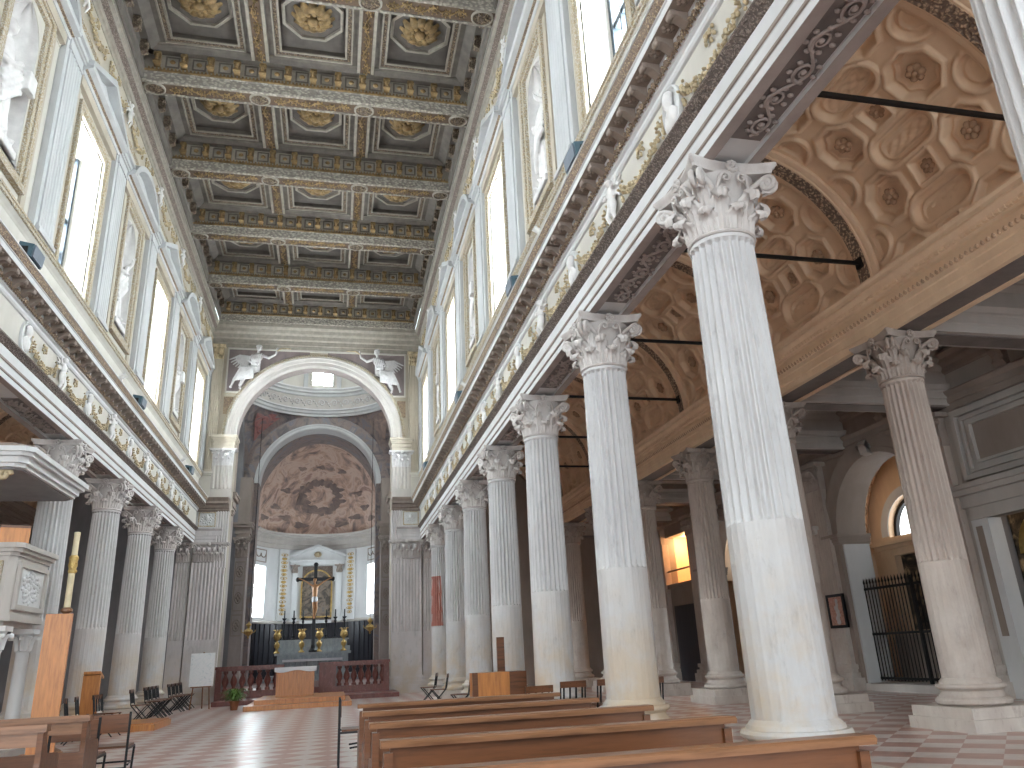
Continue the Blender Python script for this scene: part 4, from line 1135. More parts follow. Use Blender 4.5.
# ================================================================== triumphal arch wall, crossing, dome, apse
YA = 32.25; YA2 = 32.85            # arch wall front and back
ZC = 10.2; RI = 3.2
WE = structure('wall_end', (XC, YA, 0)); WE['label'] = 'triumphal arch wall closing the nave, with piers and spandrels'
m = MB(); arch_plate(m, RI, ZC, XC-4.6, XC+4.6, 0, 15.4, XC, -YA2, -YA, 40)     # built in (x->-y) and turned
m.v = [(p[1], -p[0], p[2]) for p in m.v]
m.build('arch_wall', M['beige'], WE)
m = MB(); rings = []
n = 48
for i in range(n+1):
    th = pi*i/n; rings.append([(XC+r*cos(th), YA+dy, ZC+r*sin(th)) for r, dy in ((RI-.02,.6),(RI-.02,-.06),(RI+.08,-.10),(RI+.10,-.07),(RI+.22,-.07),(RI+.24,-.10),(RI+.36,-.12),(RI+.40,-.16),(RI+.44,-.16),(RI+.44,0))])
m.loop_strip(rings, False, False); ar = m.build('archivolt', M['drabwhite'], WE, .5)
m = MB(); rings = []
for i in range(n+1):
    th = pi*i/n; rings.append([(XC+r*cos(th), YA+dy, ZC+r*sin(th)) for r, dy in ((RI+.44,-.10),(RI+.50,-.14),(RI+.58,-.10),(RI+.60,0))])
m.loop_strip(rings, False, False); m.build('gilt_outer_moulding', M['giltwhite'], ar, .5)
m = MB(); m.grid(lambda u, v: (XC+(RI-.025)*cos(pi*v), YA+.02+.55*u, ZC+(RI-.025)*sin(pi*v)), 1, 40); m.build('arch_soffit', M['soffit'], ar, 1)
def leaf_row(m, x0, x1, y, z, n, h, W, reach, face):
    for i in range(n):
        x = x0+(x1-x0)*(i+.5)/n
        l = MB(); l.slab(leaf_fn(h, W, reach), 6, 10, .02)
        if face == 'y': l.xf(T(x, y+.30, z) @ Rz(-pi/2))
        else: l.xf(T(y-face*.30, x, z) @ Rz(0 if face > 0 else pi))
        m.merge(l)
def flat_capital(m, x0, x1, y, z, h=.70):
    """Corinthian capital of a flat pilaster facing -y"""
    m.box(x0, x1, y, y+.3, z, z+h*.86); w_ = x1-x0; k = h/.7
    leaf_row(m, x0, x1, y, z+.02, max(3, int(w_/.2)), .30*k, .10, .7*k, 'y'); leaf_row(m, x0+w_*.1, x1-w_*.1, y, z+.02, max(2, int(w_/.2)-1), .47*k, .11, .8*k, 'y')
    for e, x in ((-1, x0), (1, x1)):
        m.tube([(x-e*.04+.09*k*cos(i*.55)*(1-i/16), y-.10, z+h*.76+.09*k*sin(i*.55)*(1-i/16)) for i in range(14)], .028*k, 6)
        m.tube([(x-e*.22+.06*k*cos(i*.55)*(1-i/16), y-.08, z+h*.78+.06*k*sin(i*.55)*(1-i/16)) for i in range(12)], .02*k, 6)
    m.box(x0-.10, x1+.10, y-.14, y+.3, z+h*.88, z+h*.94); m.box(x0-.13, x1+.13, y-.17, y+.3, z+h*.94, z+h); m.ball(((x0+x1)/2, y-.17, z+h*.9), (.08,.05,.08), 8, 6)
def fl_pil_y(m, x0, x1, y, z0, z1, n, depth=.03):
    pts = [(x0, y+.3), (x0, y)]; w_ = (x1-x0)/(n+.3)
    for i in range(n):
        a = x0+w_*(.3+i)
        for q in range(5): t = q/4; pts.append((a+w_*.72*t, y+depth*sin(pi*t)))
    pts += [(x1, y), (x1, y+.3)]; m.prism(pts, z0, z1, 'z')
for s in (1, -1):
    def X(a, b):     # offsets from the axis, mirrored
        u = sorted((XC+s*a, XC+s*b)); return u
    side = 'right' if s > 0 else 'left'
    x0, x1 = X(3.22, 4.42); xa, xb = X(4.48, 5.02)
    m = MB(); fl_pil_y(m, x0, x1, YA-.30, 2.25, 5.10, 9); m.box(x0, x1, YA-.295, YA+.1, .6, 2.25)
    for i in range(9): c = x0+.07+(x1-x0-.1)*(i+.5)/9; m.box(c-.035, c+.035, YA-.303, YA-.29, .75, 2.2)
    p = m.build('pier_pilaster', M['pier'], WE)
    m = MB(); fl_pil_y(m, xa, xb, YA-.22, 2.25, 5.10, 5); m.box(xa, xb, YA-.215, YA+.3, .6, 2.25)
    for i in range(5): c = xa+.05+(xb-xa-.06)*(i+.5)/5; m.box(c-.03, c+.03, YA-.222, YA-.21, .75, 2.2)
    p2 = m.build('respond_pilaster', M['pier'], WE)
    m = MB()
    for z0, z1, e in ((0,.30,.20),(.30,.34,.12),(.34,.43,.15),(.43,.49,.06),(.49,.56,.10),(.56,.62,.04)):
        m.box(x0-e, x1+e, YA-.30-e, YA+.3, z0, z1); m.box(xa-e, xb+e, YA-.22-e, YA+.3, z0, z1)
    m.build('pier_base', M['pier'], p)
    m = MB(); flat_capital(m, x0, x1, YA-.30, 5.12, .73); m.build('pier_capital', M['capital'], p, 1.0)
    m = MB(); flat_capital(m, xa, xb, YA-.22, 5.12, .73); m.build('respond_capital', M['capital'], p2, 1.0)
    # strip of pier beside the arch running up through the entablature
    u0, u1 = X(3.20, 3.62)
    m = MB(); fl_pil_y(m, u0, u1, YA-.33, 4.9, 7.1, 4); m.build('arch_strip', M['pier'], WE)
    # the entablature turned across the pier
    u0, u1 = X(3.4, 4.75)
    m = MB()
    P = lambda L: [(YA-.30-a, z) for a, z in L]
    m.prism(P([(0,5.85),(0,5.98),(.015,5.99),(.015,6.10),(.03,6.11),(.03,6.31),(.13,6.38),(.13,6.41),(-.4,6.42),(-.4,5.85)]), u0, u1, 'x'); e = m.build('entablature_return', M['pier'], WE)
    m = MB().box(u0, u1, YA-.30, YA+.1, 6.41, 7.1); m.build('frieze_block', M['white'], e)
    m = MB(); a, b_ = X(3.66, 4.32)
    for q in ((a,a+.05,6.51,7.0),(b_-.05,b_,6.51,7.0),(a,b_,6.46,6.51),(a,b_,7.0,7.05)): m.box(q[0], q[1], YA-.34, YA-.29, q[2], q[3])
    m.build('relief_frame', M['giltwhite'], e)
    m = MB()
    for i in range(26):
        an = i*2.4; rr = .05+.007*i; m.ball(((a+b_)/2+rr*cos(an), YA-.32, 6.755+rr*sin(an)*.9), (.045,.05,.045), 7, 5)
    m.ball(((a+b_)/2, YA-.36, 6.80), (.09,.07,.11), 8, 6); m.build('relief', M['white'], e, 1.2)
    u0, u1 = X(3.2, 4.75)
    m = MB(); m.prism(P([(0,7.06),(.05,7.10),(.05,7.16),(.12,7.2),(.14,7.32),(.34,7.33),(.34,7.42),(.43,7.53),(.45,7.56),(-.35,7.6),(-.35,7.06)]), u0, u1, 'x'); m.build('cornice_return', M['browncorn'], e)
    # upper order: pedestal, short pilaster with capital carrying the arch, impost
    u0, u1 = X(3.20, 4.00); v0, v1 = X(4.0, 4.6)
    m = MB(); m.box(u0, u1, YA-.22, YA+.1, 7.55, 9.05); up = m.build('upper_pier', M['drabwhite'], WE)
    m = MB(); fl_pil_y(m, u0+.06, u1-.06, YA-.25, 8.0, 8.95, 4); m.build('flutes', M['drabwhite'], up)
    m = MB(); flat_capital(m, u0, u1, YA-.24, 8.95, .68); m.build('arch_capital', M['statuegrey'], up, 1.0)
    m = MB()
    for z0, z1, e_ in ((9.63,9.80,.0),(9.80,9.84,.03),(9.84,9.96,.02),(9.96,10.02,.07),(10.02,10.10,.11),(10.10,10.2,.17)): m.box(u0-e_*.6, u1+e_*.6, YA-.24-e_, YA+.6, z0, z1)
    m.build('impost', M['beige'], up)
    m = MB(); m.box(v0, v1, YA-.12, YA+.1, 7.55, 8.55)
    for z0, z1, e_ in ((8.55,8.62,.05),(8.62,8.70,.10)): m.box(v0-e_, v1+e_, YA-.14-e_, YA+.1, z0, z1)
    m.build('pedestal', M['cream'], WE)
    w0, w1 = X(3.92, 4.32)
    m = MB(); fl_pil_y(m, w0, w1, YA-.16, 8.80, 13.6, 5, .02); m.box(w0-.04, w1+.04, YA-.2, YA+.1, 8.70, 8.80); tp = m.build('tall_pilaster', M['beige'], WE)
    m = MB(); m.box(w0, w1, YA-.17, YA, 13.6, 14.15); m.box(w0-.06, w1+.06, YA-.24, YA, 14.15, 14.25)
    for i in range(4):
        for j in range(2): m.ball((w0+.05+.1*i, YA-.19, 13.72+.2*j), (.055,.05,.11), 7, 5)
    m.build('gilt_capital', M['palegold'], tp, 1.2)
    # spandrel ground with frame
    m = MB(); ang = [pi/2-.02, .30]
    pts = [(XC+s*(RI+.62)*cos(t), ZC+(RI+.62)*sin(t)) for t in [pi/2-.10-(pi/2-.10-.55)*i/14 for i in range(15)]]
    x_out = XC+s*3.78
    poly = pts+[(x_out, pts[-1][1]), (x_out, 14.12), (pts[0][0], 14.12)]
    m.prism(poly, YA-.03, YA+.02, 'y'); m.build('spandrel_ground', M['spandrel'], WE)
    m = MB(); a, b_ = sorted((x_out, x_out-s*.06)); m.box(a, b_, YA-.07, YA, pts[-1][1], 14.16); a, b_ = sorted((x_out, pts[-1][0]-s*.1)); m.box(a, b_, YA-.07, YA, pts[-1][1]-.06, pts[-1][1]); a, b_ = sorted((x_out, XC)); m.box(a, b_, YA-.07, YA, 14.10, 14.17)
    m.build('spandrel_frame', M['cream'], WE)
    a, b_ = sorted((x_out, XC+s*3.42)); m = MB().box(a, b_, YA-.05, YA, 11.2, 11.95); m.build('gilt_panel', M['giltband'], WE)
m = MB(); m.prism([(YA,14.17),(YA-.05,14.18),(YA-.06,14.36),(YA-.10,14.38),(YA-.10,14.56),(YA-.16,14.62),(YA-.18,14.78),(YA-.26,14.86),(YA-.30,15.0),(YA-.42,15.08),(YA-.42,15.25),(YA,15.27)], XC-4.4, XC+4.4, 'x'); m.build('end_cornice', M['ceillight'], WE)

# crossing: side walls with dark arches, pendentives, drum with windows
CY, CA = 37.35, 3.80
CR = structure('wall_crossing', (XC, CY, 0)); CR['label'] = 'shadowed crossing piers under the dome'
for s in (1, -1):
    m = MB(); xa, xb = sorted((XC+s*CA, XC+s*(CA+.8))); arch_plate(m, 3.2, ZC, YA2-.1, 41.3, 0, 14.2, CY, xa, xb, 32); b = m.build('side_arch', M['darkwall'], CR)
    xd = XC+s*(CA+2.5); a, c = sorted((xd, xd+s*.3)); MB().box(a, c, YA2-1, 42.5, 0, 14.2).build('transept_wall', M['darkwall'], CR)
    # carved pier faces beside the nave arch and in front of the choir
    for (ya, yb) in ((YA2, YA2+1.0), (40.2, 41.2)):
        a, c = sorted((XC+s*(CA-.55), XC+s*(CA+.02)))
        m = MB(); m.box(a, c, ya, yb, 0, 7.4); p = m.build('carved_pier', M['soffit'], CR)
        f = ya-.02
        m = MB()
        for z0, z1 in ((2.6,3.6),(3.75,5.0),(5.15,6.1)):
            m.box(a+.04, c-.04, f-.03, f+.03, z0, z0+.05); m.box(a+.04, c-.04, f-.03, f+.03, z1-.05, z1); m.box(a+.04, a+.09, f-.03, f+.03, z0+.05, z1-.05); m.box(c-.09, c-.04, f-.03, f+.03, z0+.05, z1-.05)
            zc_ = (z0+z1)/2; xm = (a+c)/2
            m.tube([(xm+.15*cos(2*pi*i/16), f-.02, zc_+.26*sin(2*pi*i/16)) for i in range(17)], .028, 6)
            for q in range(4): m.ball((xm+.07*cos(q*pi/2), f-.02, zc_+.11*sin(q*pi/2)), (.06,.05,.08), 7, 5)
        m.build('relief_panels', M['drab'], p, 1.0)
        m = MB(); flat_capital(m, a-.02, c+.02, ya-.04, 6.3, .95); m.build('pier_capital', M['capital2'], p, 1.0)
        m = MB()
        for z0, z1, e in ((7.3,7.45,.03),(7.45,7.6,.08),(7.6,7.75,.06),(7.75,7.9,.16),(7.9,8.0,.2)): m.box(a-e, c+e, ya-e, yb+e, z0, z1)
        m.build('pier_cornice', M['drab'], p)
        MB().box(a, c, ya, yb, 8.0, 10.3).build('upper_pier', M['drab'], p)
    a, c = sorted((XC+s*(CA-.40), XC+s*(CA-.15)))
    MB().prism([((a+c)/2-.24+.0, .5)]+[((a+c)/2+.24*cos(pi-pi*i/10), 2.05+.24*sin(pi*i/10)) for i in range(11)]+[((a+c)/2+.24, .5)], YA2-.08, YA2+.02, 'y').build('niche_door', M['black'], CR)
PEN = structure('ceiling_pendentives', (XC, CY, ZC)); PEN['label'] = 'frescoed pendentives below the dome'
R2 = CA*sqrt(2)
for q in range(4):
    m = MB()
    def f(u, v, q=q):
        ph = pi/2*u; mx = CA/max(cos(ph) if ph < pi/4 else sin(ph), 1e-6); rho = CA+(mx-CA)*v*.999
        z = ZC+sqrt(max(R2*R2-rho*rho, 0)); a = ph+q*pi/2
        return (XC+rho*cos(a), CY+rho*sin(a), z)
    m.grid(f, 24, 12); pp = m.build('pendentive', M['fresco2'], PEN, 2)
    m = MB(); rnd = random.Random(q)       # a seated painted figure in a red mantle
    for (u0, v0, ru, rv, mt) in ((.47,.42,.10,.26,'frescored' if q == 1 else 'frescocloud'),):
        ring = [Vector(f(u0+ru*cos(2*pi*i/14)*(1+.25*sin(3*i)), v0+rv*sin(2*pi*i/14)*(1+.2*cos(2*i)))) for i in range(14)]
        ctr = Vector((XC, CY, ZC)); ring = [ctr+(p-ctr)*.985 for p in ring]
        m.add(ring+[sum(ring, Vector())/14], [(i,(i+1)%14,14) for i in range(14)])
    m.build('painted_figure', M[mt], pp, 2)
ZR = ZC+CA
DR = structure('ceiling_dome', (XC, CY, ZR)); DR['label'] = 'white drum and dome over the crossing with bright windows'
m = MB(); m.lathe([(CA+.3,ZR-.1),(CA,ZR-.1),(CA-.04,ZR),(CA-.12,ZR+.05),(CA-.16,ZR+.16),(CA-.24,ZR+.20),(CA-.24,ZR+.26),(CA-.02,ZR+.32),(CA,ZR+.32),(CA+.3,ZR+.32)], 72, (XC,CY,0), None, False); m.build('lower_ring', M['white'], DR, .6)
m = MB(); m.lathe([(CA+.02,ZR+.30),(CA+.02,ZR+1.05)], 72, (XC,CY,0), None, False); m.build('drum_frieze', M['drabwhite'], DR, .6)
m = MB()
for i in range(36):
    a = 2*pi*i/36
    m.tube([(XC+CA*cos(a+.05*(1-q/16)*cos(q*.6)), CY+CA*sin(a+.05*(1-q/16)*cos(q*.6)), ZR+.68+.2*(1-q/16)*sin(q*.6)) for q in range(15)], .035, 6)
    for j in range(3): m.ball((XC+(CA)*cos(a+.06+.025*j), CY+CA*sin(a+.06+.025*j), ZR+.52+.13*j), (.06,.06,.05), 7, 5)
m.build('drum_reliefs', M['statuegrey'], DR, 1.2)
m = MB(); m.lathe([(CA+.02,ZR+1.03),(CA-.05,ZR+1.05),(CA-.10,ZR+1.16),(CA-.22,ZR+1.22),(CA-.22,ZR+1.30),(CA-.32,ZR+1.38),(CA-.32,ZR+1.44),(CA,ZR+1.50)], 72, (XC,CY,0), None, False); m.build('upper_ring', M['white'], DR, .6)
m = MB(); pl = MB(); nW = 4; ZW_0, ZW_1 = ZR+1.72, ZR+3.0
off = pi/2
for i in range(nW):
    a = off+2*pi*i/nW; da = 2*pi/nW; hw = .145
    def wall(a0, a1, z0, z1, n=6):
        m.grid(lambda u, v: (XC+(CA+.02)*cos(a0+(a1-a0)*u), CY+(CA+.02)*sin(a0+(a1-a0)*u), z0+(z1-z0)*v), n, 1)
    wall(a-hw, a+hw, ZR+1.45, ZW_0); wall(a-hw, a+hw, ZW_1, ZR+3.6); wall(a+hw, a+da-hw, ZR+1.45, ZR+3.6, 24)
    for e in (-1,1):
        c = MB().box(CA-.10, CA+.35, -.05, .05, ZW_0, ZW_1); c.xf(T(XC,CY,0) @ Rz(a+e*(hw+.012))); m.merge(c)
        pass
    for e in (-.24,.24,-.62,.62): c = MB().box(CA-.12, CA+.05, -.11, .11, ZR+1.46, ZR+3.5); c.xf(T(XC,CY,0) @ Rz(a+e)); pl.merge(c)
m.build('drum_wall', M['cream'], DR, .6); pl.build('drum_pilasters', M['bluegrey'], DR)
for i in range(nW):
    a = off+2*pi*i/nW
    winno[0] += 1
    wr = structure('window_%d' % winno[0], (XC+(CA+.3)*cos(a), CY+(CA+.3)*sin(a), ZW_0))
    g = MB().box(CA+.28, CA+.32, -.66, .66, ZW_0-.05, ZW_1+.05).xf(T(XC,CY,0) @ Rz(a)); g.build('pane', M['glassdome'], wr)
    g = MB()
    for u in (-.02,): g.box(CA+.24, CA+.28, u, u+.04, ZW_0, ZW_1)
    g.box(CA+.24, CA+.28, -.66, .66, ZW_0+.6, ZW_0+.64); g.xf(T(XC,CY,0) @ Rz(a)); g.build('window_frame', M['cream'], wr)
m = MB(); m.lathe([(CA+.02-0*1, ZR+3.6)]+[((CA+.02)*cos(pi/2*i/16), ZR+3.6+3.4*sin(pi/2*i/16)) for i in range(17)], 72, (XC,CY,0), None, False); m.build('dome', M['drabwhite'], DR, .6)

# choir arch and apse
YB = 41.2
WB = structure('wall_choir', (XC, YB, 0)); WB['label'] = 'choir arch wall behind the dome'
m = MB(); arch_plate(m, 3.02, ZC, XC-CA-.1, XC+CA+.1, 0, 14.3, XC, -YB-1.0, -YB, 40); m.v = [(p[1], -p[0], p[2]) for p in m.v]; m.build('arch_wall', M['fresco2'], WB)
m = MB(); rings = []
for i in range(n+1):
    th = pi*i/n; rings.append([(XC+r*cos(th), YB+dy, ZC+r*sin(th)) for r, dy in ((3.0,.9),(3.0,-.05),(3.06,-.10),(3.16,-.10),(3.18,-.14),(3.26,-.14),(3.28,0))])
m.loop_strip(rings, False, False); m.build('archivolt', M['white'], WB, .5)
AY, AR, AZ = 44.4, 3.5, 8.5
AP = structure('wall_apse', (XC, AY, 0)); AP['label'] = 'white curved apse wall with windows either side of the altar'
def apse_pt(t, r, z): return (XC+r*cos(t), AY+r*sin(t), z)      # t: 0 right .. pi left
m = MB(); wins = ((.30,.62),(pi-.62,pi-.30)); ZA0, ZA1 = 3.75, 6.55
def aw(t0, t1, z0, z1, n=8): m.grid(lambda u, v: apse_pt(t0+(t1-t0)*u, AR, z0+(z1-z0)*v), n, 1)
aw(0, pi, 3.4, ZA0, 40); aw(0, pi, ZA1, 7.75, 40); aw(0, wins[0][0], ZA0, ZA1); aw(wins[0][1], wins[1][0], ZA0, ZA1, 24); aw(wins[1][1], pi, ZA0, ZA1)
for a0, a1 in wins:
    for t in (a0, a1): m.grid(lambda u, v, t=t: apse_pt(t, AR+.55*u, ZA0+(ZA1-ZA0)*v), 1, 1)
    for z in (ZA0, ZA1): m.grid(lambda u, v, z=z, a0=a0, a1=a1: apse_pt(a0+(a1-a0)*u, AR+.55*v, z), 4, 1)
for s in (1,-1): a, c = sorted((XC+s*AR, XC+s*(AR+.25))); m.box(a, c, YB+.9, AY, 0, 10.5)
m.build('curved_wall', M['white'], AP, .6)
m = MB(); m.grid(lambda u, v: apse_pt(pi*u, AR-.04, .3+3.2*v), 40, 1); 
for i in range(26): t = pi*(i+.5)/26; a = MB().box(AR-.10, AR-.02, -.05, .05, .3, 3.4).xf(T(XC,AY,0) @ Rz(t)); m.merge(a)
m.build('choir_stalls', M['darkwood'], AP)
m = MB(); rings = []
for i in range(41): t = pi*i/40; rings.append([apse_pt(t, r, z) for r, z in ((AR,3.4),(AR-.12,3.42),(AR-.14,3.5),(AR,3.58))])
m.loop_strip(rings, False, False); m.build('dado_moulding', M['drabwhite'], AP, .5)
m = MB(); rings = []
for i in range(41): t = pi*i/40; rings.append([apse_pt(t, r, z) for r, z in ((AR,7.6),(AR-.05,7.65),(AR-.05,7.85),(AR-.10,7.88),(AR-.10,8.12),(AR-.16,8.16),(AR-.18,8.26),(AR-.34,8.34),(AR-.34,8.42),(AR-.40,8.50),(AR,8.56))])
m.loop_strip(rings, False, False); m.build('apse_cornice', M['drabwhite'], AP, .5)
for a0, a1 in wins:
    winno[0] += 1; tm = (a0+a1)/2
    wr = structure('window_%d' % winno[0], apse_pt(tm, AR+.5, ZA0))
    g = MB(); g.grid(lambda u, v: apse_pt(a0-.02+(a1-a0+.04)*u, AR+.52, ZA0-.03+(ZA1-ZA0+.06)*v), 4, 1); g.build('pane', M['glassdim'], wr)
    g = MB().box(AR+.44, AR+.50, -.03, .03, ZA0, ZA1).box(AR+.44, AR+.50, -.55, .55, ZA0+1.6, ZA0+1.66).xf(T(XC,AY,0) @ Rz(tm)); g.build('window_frame', M['frame'], wr)
for t in (.98, pi-.98):     # tall pilaster strips with gilded candelabra ornament, swags in panels above the windows
    m = MB().box(AR-.10, AR+.02, -.30, .30, 3.55, 7.6).xf(T(XC,AY,0) @ Rz(t)); p = m.build('apse_pilaster', M['white'], AP)
    m = MB(); rnd = random.Random(3)
    for i in range(16):
        z = 3.95+i*.22; m.ball((AR-.12, 0, z), (.04, .05+.05*(i%3), .08), 7, 5)
        for e in (-1,1): m.tube([(AR-.12, e*(.04+.12*sin(pi*j/5)*(1+.5*(i%2))), z-.06+.03*j) for j in range(6)], .018, 5)
    m.xf(T(XC,AY,0) @ Rz(t)); m.build('gilt_candelabrum', M['gold'], p, 1.2)
for t in (.46, pi-.46):
    m = MB()
    for e in (-1,1): m.tube([(AR-.04, e*(.25-.25*cos(pi*j/8))-e*.25+e*.25, 7.25-.22*sin(pi*j/8)) for j in range(9)], .03, 6)
    for a, b_, c, d in ((-.55,.55,6.75,6.80),(-.55,.55,7.42,7.47),(-.55,-.50,6.80,7.42),(.50,.55,6.80,7.42)): m.box(AR-.06, AR, a, b_, c, d)
    m.xf(T(XC,AY,0) @ Rz(t)); m.build('swag_panel', M['drab'], AP, 1.0)
SD = structure('ceiling_apse', (XC, AY, AZ)); SD['label'] = 'apse half dome painted with a cloudy fresco in browns'
def sd(u, v):
    t = pi*u; e = pi/2*v
    return (XC+AR*cos(t)*cos(e), AY+AR*sin(t)*cos(e), AZ+(ZC+3.05-AZ)*sin(e))
m = MB(); m.grid(sd, 40, 20); m.build('half_dome', M['fresco'], SD, 3)
m = MB(); m.grid(lambda u, v: (XC+AR*cos(pi*u), YB+.9+(AY-YB-.9)*v, AZ+(ZC+3.05-AZ)*sin(pi*u)), 40, 2); m.build('choir_vault', M['fresco2'], SD, 3)
# the painted heavenly group: a ring of dark clouds with figures round a lighter centre
m = MB()
def on_dome(t, e, k=.985): return Vector((XC+(AR*cos(t)*cos(e))*k, AY+AR*sin(t)*cos(e)*k, AZ+(ZC+3.05-AZ)*sin(e)*k))
rnd = random.Random(11)
def patch(t, e, rt, re):
    ring = []
    nn = 14
    for i in range(nn):
        a = 2*pi*i/nn; q = 1+.28*sin(3*a+t*9)+.15*rnd.uniform(-1,1)
        ring.append(on_dome(t+rt*q*cos(a), e+re*q*sin(a), .992))
    m.add(ring+[on_dome(t, e, .985)], [(i,(i+1)%nn,nn) for i in range(nn)])
for i in range(16):
    a = 2*pi*i/16; patch(pi/2+.36*cos(a), .50+.20*sin(a), .085+.05*(i%2), .05)
for t, e in ((.65,.30),(.75,.5),(2.45,.32),(2.3,.55),(1.2,.13),(1.9,.12),(.5,.15),(2.7,.16),(1.0,.85),(2.1,.9),(.9,.2),(2.2,.2),(1.57,.95)): patch(t, e, .12, .035)
m.build('painted_clouds', M['frescocloud'], SD, 2)

m = MB(); m.box(XC-5.4, XC-5.0, YB+.3, 49.6, 0, 15.2); m.box(XC+5.0, XC+5.4, YB+.3, 49.6, 0, 15.2); m.box(XC-5.4, XC+5.4, 49.2, 49.6, 0, 15.2); m.box(XC-5.4, XC+5.4, YB+.3, 49.6, 14.8, 15.2); o = m.build('choir_sky_blocker', M['darkwall']); o['kind'] = 'structure'  # added shell round the choir; blocks sky light showing through vault gaps
# ================================================================== figures
def capsule(m, a, b, r0, r1, n=10):
    m.tube([a, b], [r0, r1], n); m.ball(a, r0, n, 7); m.ball(b, r1, n, 7)
def head(m, c, r=.115, beard=False, f=(0,-1)):
    """c centre; f facing direction (x, y)"""
    fx, fy = f; x, y, z = c
    m.ball(c, (r*.80, r*.80, r), 12, 9); m.ball((x+fx*r*.3, y+fy*r*.3, z-r*.45), (r*.55,r*.55,r*.5), 10, 7)
    m.ball((x+fx*r*.86, y+fy*r*.86, z-r*.12), (r*.16,r*.16,r*.26), 7, 5)
    for e in (-1,1):
        m.ball((x+fx*r*.66-fy*e*r*.3, y+fy*r*.66+fx*e*r*.3, z+r*.12), (r*.15,)*3, 6, 5)
        m.ball((x-fy*e*r*.80, y+fx*e*r*.80, z-r*.05), (r*.16,r*.16,r*.24), 6, 5)
    m.ball((x+fx*r*.72, y+fy*r*.72, z-r*.52), (r*.26,r*.26,r*.10), 7, 5)
    for i in range(9):
        a = 2*pi*i/9; m.ball((x-fx*r*.2+r*.55*cos(a), y-fy*r*.2+r*.55*sin(a), z+r*.55), (r*.42,)*3, 7, 5)
    if beard: m.ball((x+fx*r*.6, y+fy*r*.6, z-r*1.0), (r*.42,r*.42,r*.62), 8, 6)
def hand(m, p, d, r=.035):
    p = Vector(p); d = Vector(d).normalized(); s = d.cross(Vector((0,0,1))); s = s.normalized() if s.length > .1 else Vector((1,0,0))
    q = p+d*.05; m.ball(tuple(q), (r*1.2,r*1.2,r*1.2), 8, 6)
    for i in range(4): b = q+s*(i-1.5)*.022+d*.03; m.tube([b, b+d*(.06-.008*abs(i-1.5)), b+d*.085-Vector((0,0,.02))], [.013,.012,.009], 6)
    m.tube([q+s*.035, q+s*.06+d*.04], [.013,.010], 6)
def robed_saint(pose):
    """standing robed figure about 2.15 m, facing -y, foot at the origin"""
    m = MB(); rnd = random.Random(pose); k = -1 if pose % 2 else 1
    prof = [(.0,.34,.24),(.08,.345,.24),(.5,.30,.22),(.95,.27,.20),(1.25,.235,.175),(1.5,.25,.17),(1.68,.23,.14),(1.76,.12,.10)]
    rings = []
    for j in range(29):
        z = 1.76*j/28
        for a, b in zip(prof, prof[1:]):
            if a[0] <= z <= b[0]+1e-6: t = (z-a[0])/(b[0]-a[0]); rx = a[1]+(b[1]-a[1])*t; ry = a[2]+(b[2]-a[2])*t; break
        sway = k*.05*sin(pi*z/1.7)
        fold = max(0, 1-z/1.5)
        L = []
        for i in range(64):
            th = 2*pi*i/64; fr = 1+.11*fold*sin(9*th+2.2*z+pose)+.05*fold*sin(17*th-3*z)+.05*sin(3*th+4*z+pose)*(z > .5)
            L.append((sway+rx*fr*cos(th), ry*fr*sin(th), z+.02))
        rings.append(L)
    m.loop_strip(rings)
    for i in range(5):      # mantle swept across the body
        z0 = 1.52-.13*i; pts = [(k*(-.27+.54*t), -.17-.07*sin(pi*t)-.012*i, z0-.55*t+.06*sin(pi*t)) for t in [q/9 for q in range(10)]]; m.tube(pts, [.045]*10, 7)
    for i in range(4):
        pts = [(k*.25-k*.03*i, -.12-.02*i, 1.0-.9*t) for t in [q/6 for q in range(7)]]; m.tube(pts, [.04+.01*sin(q) for q in range(7)], 7)
    capsule(m, (k*.22,0,1.60), (k*.31,-.06,1.28), .085, .07); capsule(m, (k*.31,-.06,1.28), (k*.12,-.27,1.18), .07, .05); hand(m, (k*.12,-.27,1.18), (-k*.8,-.3,.1))
    if pose % 3 == 0:
        capsule(m, (-k*.22,0,1.60), (-k*.36,-.10,1.42), .085, .065); capsule(m, (-k*.36,-.10,1.42), (-k*.22,-.30,1.60), .06, .045); hand(m, (-k*.22,-.30,1.60), (k*.2,-.3,.8))
    else:
        capsule(m, (-k*.22,0,1.60), (-k*.33,-.02,1.27), .085, .068); capsule(m, (-k*.33,-.02,1.27), (-k*.30,-.24,1.10), .06, .045); hand(m, (-k*.30,-.24,1.10), (0,-.8,-.3))
        m.box(-k*.30-.13, -k*.30+.13, -.37, -.27, 1.04, 1.36)       # a book
    capsule(m, (0,0,1.72), (.01*k,-.03,1.86), .07, .065); head(m, (.015*k,-.055,1.97), .135, pose % 2 == 0, (0.0,-1))
    for e in (-1,1): m.ball((e*.13, -.24, .05), (.06,.12,.05), 8, 6)
    m.box(-.38,.38,-.30,.28,-.10,.03)
    return m
STL = {('L',1):'white robed statue in the shell niche at the upper left corner', ('L',3):'white robed statue in the second niche of the left upper wall', ('L',5):'white robed statue in the farthest niche of the left upper wall',
       ('R',1):'white robed statue in the nearest visible niche of the right upper wall', ('R',3):'white robed statue in the second visible niche of the right upper wall', ('R',5):'white robed statue in the farthest niche of the right upper wall'}
for (sd_, k), lab in STL.items():
    s = 1 if sd_ == 'R' else -1; yc = YK(k+.5); pose = k+(2 if s > 0 else 0)
    t = thing('niche_statue', lab, 'statue', (sx(s, PW-.30), yc, 9.47), pi/2 if s < 0 else -pi/2, 'saints in the upper niches')
    m = robed_saint(pose); m.xf(Matrix.Scale(1.14, 4))
    remesh(m, 'figure', M['statue'], t, .022, 2)
